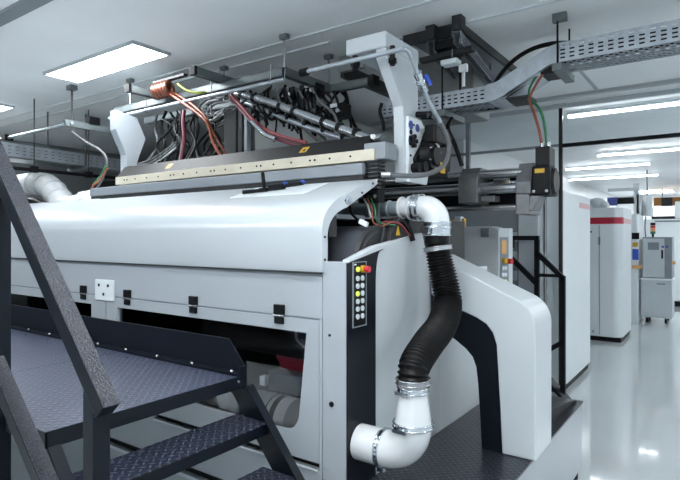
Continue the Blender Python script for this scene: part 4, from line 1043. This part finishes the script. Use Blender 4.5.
for k in range(16):
    sx_ = rnd.uniform(238, 345); Yk = 2.74+rnd.uniform(0, .16); w_ = rnd.uniform(6, 16); y0_ = 84+rnd.uniform(0, 14); dr_ = (sx_-238)*.33
    cable('hanging_cable', [at(sx_-w_, y0_+dr_*.3, Y=Yk), at(sx_-w_*.8, y0_+12+dr_*.5, Y=Yk-.02), at(sx_, y0_+20+dr_*.6, Y=Yk-.03), at(sx_+w_*.9, y0_+12+dr_*.6, Y=Yk), at(sx_+w_*1.3, y0_+26+dr_*.7, Y=Yk+.04)], rnd.uniform(.007, .012), 'black_rubber', 'black looping hose close under the strut frame by the silver hose', group='black loops by the silver hose')
for k in range(12):
    sx_ = rnd.uniform(150, 232); Yk = 2.68+rnd.uniform(0, .3); w_ = rnd.uniform(-14, 14)
    cable('hanging_cable', [at(sx_, 108+rnd.uniform(0, 12), Y=Yk), at(sx_+w_, 126, Y=Yk-.02), at(sx_+w_*.3, 144, Y=Yk-.03), at(sx_-abs(w_)*1.4, 163, Y=2.66)], rnd.uniform(.008, .014), 'black_rubber', 'black hose dropping behind the orange cable to the gantry', group='black hoses behind the orange cable')
# valve blocks and mounting plates in the tangle
for (px_, py_, lab) in ((312, 92, 'dark valve block hung under the right end of the strut frame'), (338, 112, 'dark valve block low behind the shielded hose'), (262, 104, 'dark valve block near the sagging red cable'), (290, 96, 'dark valve block under the middle of the strut frame'), (238, 118, 'dark valve block left of the grey mounting plates')):
    c = at(px_, py_, Y=3.05)
    t = thing('hanging_valve_block', lab, 'valve', c)
    MB().box(c.x-.08, c.x+.08, 3.0, 3.1, c.z-.05, c.z+.05).build('valve_body', 'black_plastic', t, bevel=.008)
    for k in (-.05, 0, .05):
        MB().cyl((c.x+k, 2.97, c.z-.01), (c.x+k, 3.0, c.z-.01), .016, seg=12).build('valve_port', 'steel', t)
    MB().box(c.x-.02, c.x+.03, 2.985, 3.0, c.z+.02, c.z+.045).build('valve_tag', 'white_paint', t)
for k, (px0, px1, lab) in enumerate(((240, 244, 'narrow grey mounting plate rising from the gantry beside the darker one'), (246, 249, 'thin pale edge plate rising from the gantry near the red cable'), (226, 238, 'dark grey mounting plate behind the pale looping wires'))):
    c0, c1 = at(px0, 160, Y=2.70), at(px1, 160, Y=2.70)
    t = tag(MB().box(c0.x, c1.x, 2.68, 2.72, 2.06, 2.50).build('mounting_plate', ['dark_grey_metal', 'mid_grey_paint', 'dark_grey_metal'][k], bevel=.003), lab, 'plate')

# ================================================================== FAR LEFT: TRAY, HANGERS, WHITE DUCT
bp_ = thing('black_pipe', 'thin black pipe running below the dim slotted tray at left', 'pipe', (-5.45, 2.9, 2.24))
MB().cyl((-5.45, 2.1, 2.25), (-5.45, 3.9, 2.25), .018, seg=12).build('pipe_tube', 'black_metal', bp_)
for y in (2.55, 3.1, 3.6):
    MB().cyl((-5.45, y, 2.25), (-5.45, y, CZ), .006, seg=8).build('hanging_rod', 'dark_grey_metal', bp_)
    MB().box(-5.48, -5.42, y-.03, y+.03, 2.225, 2.285).build('pipe_clip', 'black_plastic', bp_)
lt = thing('cable_tray', 'dim slotted cable tray crossing above the white insulated duct', 'cable tray', (-5.75, 3.0, 2.36))
sec = MB(); tray_side(sec, (-5.7, 2.1, 2.40), (-5.7, 4.2, 2.36), (0, 0, 1), 3, h=.13, pitch=.07, slot=.03); sec.build('tray_side', 'galvanised', lt)
MB().box(-6.0, -5.7, 2.1, 4.2, 2.375, 2.38).build('tray_floor', 'strut_metal', lt)
for y in (2.3, 3.2, 4.1):
    MB().cyl((-5.68, y, 2.36), (-5.68, y, CZ), .008, seg=8).build('hanging_rod', 'dark_grey_metal', lt)
    MB().box(-6.02, -5.60, y-.02, y+.02, 2.33, 2.37).build('tray_support', 'strut_metal', lt)
s1 = thing('strut_hanger', 'short grey strut hung on a rod beside the far bracket', 'strut', (-4.7, 2.7, 2.56))
channel((-4.7, 2.45, 2.60), (-4.7, 3.0, 2.60), 'strut', s1, .05, .05)
MB().cyl((-4.7, 2.52, 2.62), (-4.7, 2.52, CZ), .008, seg=8).build('hanging_rod', 'dark_grey_metal', s1)
MB().box(-4.74, -4.66, 2.49, 2.55, CZ-.04, CZ-.001).build('rod_plate', 'strut_metal', s1)
MB().box(-4.74, -4.66, 2.66, 2.76, 2.625, 2.69).build('pipe_clip', 'black_plastic', s1)
s2 = thing('strut_hanger', 'short grey strut above the slotted tray at the left edge', 'strut', (-5.9, 2.6, 2.50))
channel((-5.9, 2.2, 2.545), (-5.9, 2.95, 2.545), 'strut', s2, .05, .05)
MB().cyl((-5.9, 2.40, 2.57), (-5.9, 2.40, CZ), .008, seg=8).build('hanging_rod', 'dark_grey_metal', s2)
MB().cyl((-5.9, 2.90, 2.57), (-5.9, 2.90, CZ), .008, seg=8).build('hanging_rod', 'dark_grey_metal', s2)
MB().box(-5.94, -5.86, 2.46, 2.54, 2.57, 2.63).build('pipe_clip', 'black_plastic', s2)
t = tag(MB().cyl((-6.4, 2.5, 2.60), (-4.66, 2.5, 2.60), .016, seg=12).build('conduit', 'galvanised'), 'thin silver conduit bridging the two short struts at left', 'conduit')
cable('cable', [at(72, 132, Y=2.52), at(86, 142, Y=2.56), at(100, 150, Y=2.6), at(107, 160, Y=2.62), at(104, 175, Y=2.62), at(97, 188, Y=2.62)], .011, 'grey_cable', 'grey cable looping down from the short strut to the hood end')
cable('cable', [at(106, 166, Y=2.60), at(101, 176, Y=2.60), at(95, 183, Y=2.60), at(91, 190, Y=2.60)], .010, 'green_cable', 'green cable at the left end of the gantry')
cable('cable', [at(108, 168, Y=2.58), at(100, 180, Y=2.58), at(93, 186, Y=2.58), at(90, 194, Y=2.58)], .009, 'orange_cable', 'orange cable at the left end of the gantry')
wd = thing('white_duct', 'white insulated duct bending down behind the far end of the hood', 'duct', at(50, 205, Y=2.75))
wp = [at(-14, 189, Y=2.78), at(15, 186, Y=2.76), at(34, 183.5, Y=2.75), at(44, 184, Y=2.74), at(52, 189, Y=2.73), at(58, 197, Y=2.72), at(64, 206, Y=2.70), at(68, 214, Y=2.68)]
MB().tube(wp, .115, seg=24).build('duct_pipe', 'duct_white', wd)
for i, j in ((2, 3), (3, 4), (4, 5), (5, 6)):
    MB().torus(wp[i].lerp(wp[j], .3), wp[j]-wp[i], .117, .008, 24, 6).build('duct_band', 'pale_grey_paint', wd)
wp2 = [at(62, 205, Y=2.60), at(74, 204, Y=2.56), at(84, 200, Y=2.55), at(92, 198, Y=2.55)]
wd2 = thing('white_duct', 'short smaller white pipe lying just behind the hood top edge', 'duct', wp2[0])
MB().tube(wp2, .07, seg=20).build('duct_pipe', 'duct_white', wd2)
MB().torus(wp2[1], wp2[2]-wp2[0], .072, .007, 20, 6).build('duct_band', 'pale_grey_paint', wd2)
MB().torus(wp2[2], wp2[3]-wp2[1], .072, .007, 20, 6).build('duct_band', 'pale_grey_paint', wd2)
tag(MB().tube([at(20, 207, Y=2.55), at(32, 202, Y=2.55), at(44, 206, Y=2.55), at(50, 212, Y=2.5)], .05, seg=14).build('black_duct', 'black_rubber'), 'black hose lying beside the white duct behind the hood', 'hose')

# ================================================================== CABINETS ALONG THE AISLE
def cab(name, x0, x1, y0, y1, z1, label, r=.0):
    t = thing(name, label, 'cabinet', ((x0+x1)/2, (y0+y1)/2, 0))
    MB().box(x0+.02, x1-.02, y0+.02, y1-.02, 0, .07).build('plinth', 'black_metal', t)
    pts = [(x0, y0), (x1-r, y0)] + ([(x1-r+r*math.sin(math.radians(a_)), y0+r-r*math.cos(math.radians(a_))) for a_ in range(15, 91, 15)] if r else []) + [(x1, y1), (x0, y1)]
    MB().prism(pts, 'z', .07, z1).build('cabinet_body', 'white_paint', t, bevel=.006)
    return t
c1 = cab('tall_cabinet', -1.515, -1.33, 5.80, 7.15, 2.075, 'tall white cabinet with faded pink stripe beside the dark post')
p0, p1 = at(580, 206, X=-1.327).y, 7.13
MB().box(-1.3305, -1.327, p0, p1, 1.93, 1.99).build('faded_stripe', 'pink_band', c1, label='faded pink stripe')
MB().box(-1.50, -1.495, 5.797, 5.80, .1, 2.05).build('door_gap', 'mid_grey_paint', c1)
c2 = cab('tall_cabinet', -1.88, -1.25, 9.10, 10.1, 2.05, 'tall white cabinet with rounded corner and dark red band', r=.14)
def band(z0, z1, ya, yb, m, nm, lab):
    r = .14; x1 = -1.25; y0_ = 9.10; e = .006
    pts = []
    return
pts = [(-1.88, 9.10), (-1.39, 9.10)] + [(-1.39+.14*math.sin(math.radians(a_)), 9.24-.14*math.cos(math.radians(a_))) for a_ in (15, 30, 45, 60, 75, 90)]
def offp(pts, e):
    out = []
    for i, (x, y) in enumerate(pts):
        if i < 2: out.append((x, y-e))
        else:
            a_ = math.radians((i-1)*15); out.append((x+e*math.sin(a_), y-e*math.cos(a_)))
    return out
o_ = offp(pts, .005)
MB().prism(o_ + pts[::-1], 'z', 1.80, 1.90).build('red_band', 'red_paint', c2, label='dark red band')
MB().box(-1.2502, -1.246, 9.25, 10.05, 1.81, 1.89).build('faded_band', 'pink_band', c2, label='faded pink end of the band')
MB().box(-1.565, -1.558, 9.095, 9.10, .1, 1.78).build('door_gap', 'mid_grey_paint', c2)
MB().cyl((-1.68, 9.09, 1.68), (-1.68, 9.10, 1.68), .014, seg=10).build('door_lock', 'black_metal', c2)
MB().box(-1.575, -1.550, 9.085, 9.10, 1.48, 1.60).build('door_handle', 'mid_grey_paint', c2)
MB().box(-1.66, -1.64, 9.09, 9.10, .12, .16).build('door_catch', 'mid_grey_paint', c2)
t = tag(MB().ball((-1.66, 9.45, 2.10), .15, seg=9, rings=5, sc=(1.1, 1, .9)).ball((-1.56, 9.40, 2.09), .10, seg=7, rings=4, sc=(1, 1, .9)).ball((-1.76, 9.38, 2.08), .09, seg=7, rings=4, sc=(1, 1, .8)).build('plastic_bag', 'pale_grey_paint'), 'crumpled white plastic bag on top of the red banded cabinet', 'bag')
# overhead white beam machine behind cabinet 2
fm = thing('frame_machine', 'white framed machine with upright posts behind the red banded cabinet', 'machine', (-1.55, 12.2, 0))
MB().box(-1.88, -1.30, 11.3, 12.2, 0, 2.03).build('machine_body', 'white_paint', fm, bevel=.01)
for px_ in (636.5, 639.5, 649):
    c = at(px_, 200, Y=12.0)
    MB().box(c.x-.045, c.x+.045, 11.95, 12.05, 2.0, 2.03+(.62 if px_ < 638 else .4 if px_ < 645 else .38)).build('upright_post', 'white_paint', fm)
MB().box(-1.88, at(638, 200, Y=11.9).x, 11.85, 11.90, 2.50, 2.56).build('cross_beam', 'pale_grey_paint', fm)
MB().box(-1.88, at(634, 200, Y=11.9).x, 11.8, 11.95, 2.25, 2.37).build('dark_beam', 'black_metal', fm)
MB().box(-1.88, -1.70, 11.78, 11.80, 2.22, 2.38).build('blue_panel', 'blue_sticker', fm, label='blue panel')
a_, b_ = at(641, 204, Y=12.1), at(653, 213, Y=12.1)
MB().prism([(a_.x, a_.z+.10), (b_.x, b_.z+.10), (b_.x, b_.z-.06), (a_.x, b_.z-.06)], 'y', 12.06, 12.14).build('gusset', 'white_paint', fm)
c = at(635.5, 236, Y=11.29)
MB().box(c.x-.06, c.x+.06, 11.28, 11.30, c.z-.06, c.z+.06).build('display', 'black_plastic', fm)
MB().box(c.x-.05, c.x+.04, 11.28, 11.30, c.z-.20, c.z-.12).build('yellow_plate', 'yellow_label', fm)
MB().box(c.x-.05, c.x+.05, 11.28, 11.30, c.z-.44, c.z-.24).build('blue_poster', 'blue_plastic', fm, label='blue poster')
MB().box(c.x-.05, c.x+.10, 11.22, 11.30, c.z-.60, c.z-.54).build('orange_handle', 'orange_label', fm)
# grey two-tier cabinet with tower light
gx0, gx1, gy = at(640.5, 322, Y=11.9).x, at(671, 322, Y=11.9).x, 11.9
gb = 11.55
pA, pB = at(640.5, 322, Z=.0), at(669, 324, Z=.0)
GYY = pA.y
gx0 = pA.x; gx1 = at(672, 323, Y=GYY).x
gc = thing('chiller_cabinet', 'grey two-tier cabinet on casters with dark handle at the aisle end', 'cabinet', ((gx0+gx1)/2, GYY+.3, 0))
MB().box(gx0, gx1, GYY, GYY+.6, .10, .80).build('lower_case', 'pale_grey_paint', gc, bevel=.01)
MB().box(gx0-.02, gx1+.02, GYY-.02, GYY+.62, .80, .83).build('shelf_top', 'white_paint', gc, bevel=.006)
uc = MB().box(gx0+.03, gx1-.0, GYY+.02, GYY+.58, .83, 1.60).build('upper_case', 'mid_grey_paint', gc, bevel=.01)
MB().box(gx0+.04, gx1-.12, GYY+.008, GYY+.02, .85, 1.57).build('upper_door', 'pale_grey_paint', gc, bevel=.004)
MB().box(gx1-.17, gx1-.14, GYY-.005, GYY+.008, 1.20, 1.36).build('door_handle', 'black_plastic', uc)
MB().box(gx0+.12, gx0+.30, GYY+.002, GYY+.008, 1.36, 1.50).build('meter_screen', 'screen_grey', uc)
for k in (0, 1): MB().box(gx0+.34+.07*k, gx0+.38+.07*k, GYY+.002, GYY+.008, 1.40, 1.44).build('blue_switch', 'blue_sticker', uc)
MB().cyl((gx1, GYY+.1, 1.13), (gx1+.05, GYY+.1, 1.13), .035, seg=14).build('side_knob', 'orange_label', uc)
MB().box(gx1-.24, gx1-.10, GYY-.003, GYY, .72, .745).build('name_strip', 'mid_grey_paint', gc)
for x in (gx0+.1, gx1-.1):
    for y in (GYY+.08, GYY+.52):
        MB().cyl((x-.02, y, .045), (x+.02, y, .045), .045, seg=14).build('caster', 'black_rubber', gc)
        MB().box(x-.03, x+.03, y-.03, y+.03, .085, .10).build('caster_plate', 'steel', gc)
sg = thing('signal_tower', 'red, amber and green signal tower on the grey two-tier cabinet', 'signal light', (gx0+.17, GYY+.35, 1.60))
tw = Vector((gx0+.17, GYY+.35, 1.60))
MB().cyl(tw, tw+Vector((0, 0, .06)), .02, seg=12).build('tower_stem', 'black_plastic', sg)
for k, m_ in enumerate(('green_lens', 'amber_lens', 'red_lens', 'black_plastic')):
    MB().cyl(tw+Vector((0, 0, .06+.055*k)), tw+Vector((0, 0, .06+.055*k+.05)), .045, seg=16).build('lens', m_, sg, label=['dark green lens', 'amber lens', 'red lens', 'black cap'][k])
cable('cable', [at(646, 240, Y=GYY+.8), at(645, 225, Y=GYY+.8), at(647, 205, Y=GYY+.8), at(647, 170, Y=GYY+.8)], .012, 'grey_cable', 'grey cable rising behind the grey two-tier cabinet')
# far white machine and crane beam
wm = thing('white_machine', 'large white machine at the end of the aisle behind grey cabinet', 'machine', (-.2, 15.6, 0))
MB().box(-1.70, 1.6, 14.6, 16.6, .12, 2.02).build('machine_body', 'white_paint', wm, bevel=.03)
MB().box(-1.68, 1.6, 14.65, 16.5, 0, .12).build('machine_base', 'black_metal', wm)
p0, p1 = at(655, 222, Y=14.59), at(680, 222, Y=14.59)
MB().box(p0.x, p1.x+1, 14.58, 14.60, 1.95, 1.985).build('slot_line', 'mid_grey_paint', wm)
MB().box(p0.x-.1, p1.x-.05, 14.9, 15.1, 2.02, 2.09).build('top_slide', 'dark_grey_metal', wm)
MB().box(at(675, 205, Y=14.7).x, 1.2, 14.62, 15.6, 2.02, 2.42).build('top_cover', 'white_paint', wm, bevel=.02)
p0 = at(654, 202, Y=17.5)
cr = thing('crane_beam', 'orange-brown crane beam high above the far white machine', 'crane', (0, 17.5, 2.5))
MB().box(p0.x, 2.9, 17.4, 17.6, p0.z-.11, p0.z+.11).build('beam', 'crane_orange', cr)
c = at(667, 202, Y=17.35)
MB().box(c.x-.13, c.x+.13, 17.3, 17.4, c.z-.11, c.z+.12).build('hoist', 'dark_grey_metal', cr)
for x in (p0.x+.2, 2.5): MB().cyl((x, 17.5, p0.z+.1), (x, 17.5, CZ), .02, seg=8).build('beam_hanger', 'steel', cr)

# ================================================================== CAMERA, WORLD, COLOUR
cam = bpy.data.cameras.new('camera'); co_ = bpy.data.objects.new('camera', cam); COL.objects.link(co_)
co_.location = (0, 0, EYE); co_.rotation_euler = (math.pi/2, 0, YAW)
cam.sensor_width = 36; cam.lens = 540/680*36; cam.shift_y = -3/680; cam.clip_start = .05
S.camera = co_
w = bpy.data.worlds.new('world'); S.world = w; w.use_nodes = True
w.node_tree.nodes['Background'].inputs['Color'].default_value = (.85, .93, 1, 1)
w.node_tree.nodes['Background'].inputs['Strength'].default_value = .05
vs = S.view_settings; vs.view_transform = 'Standard'; vs.look = 'None'; vs.gamma = 1; vs.exposure = .8
S.cycles.use_denoising = True
S.cycles.max_bounces = 8
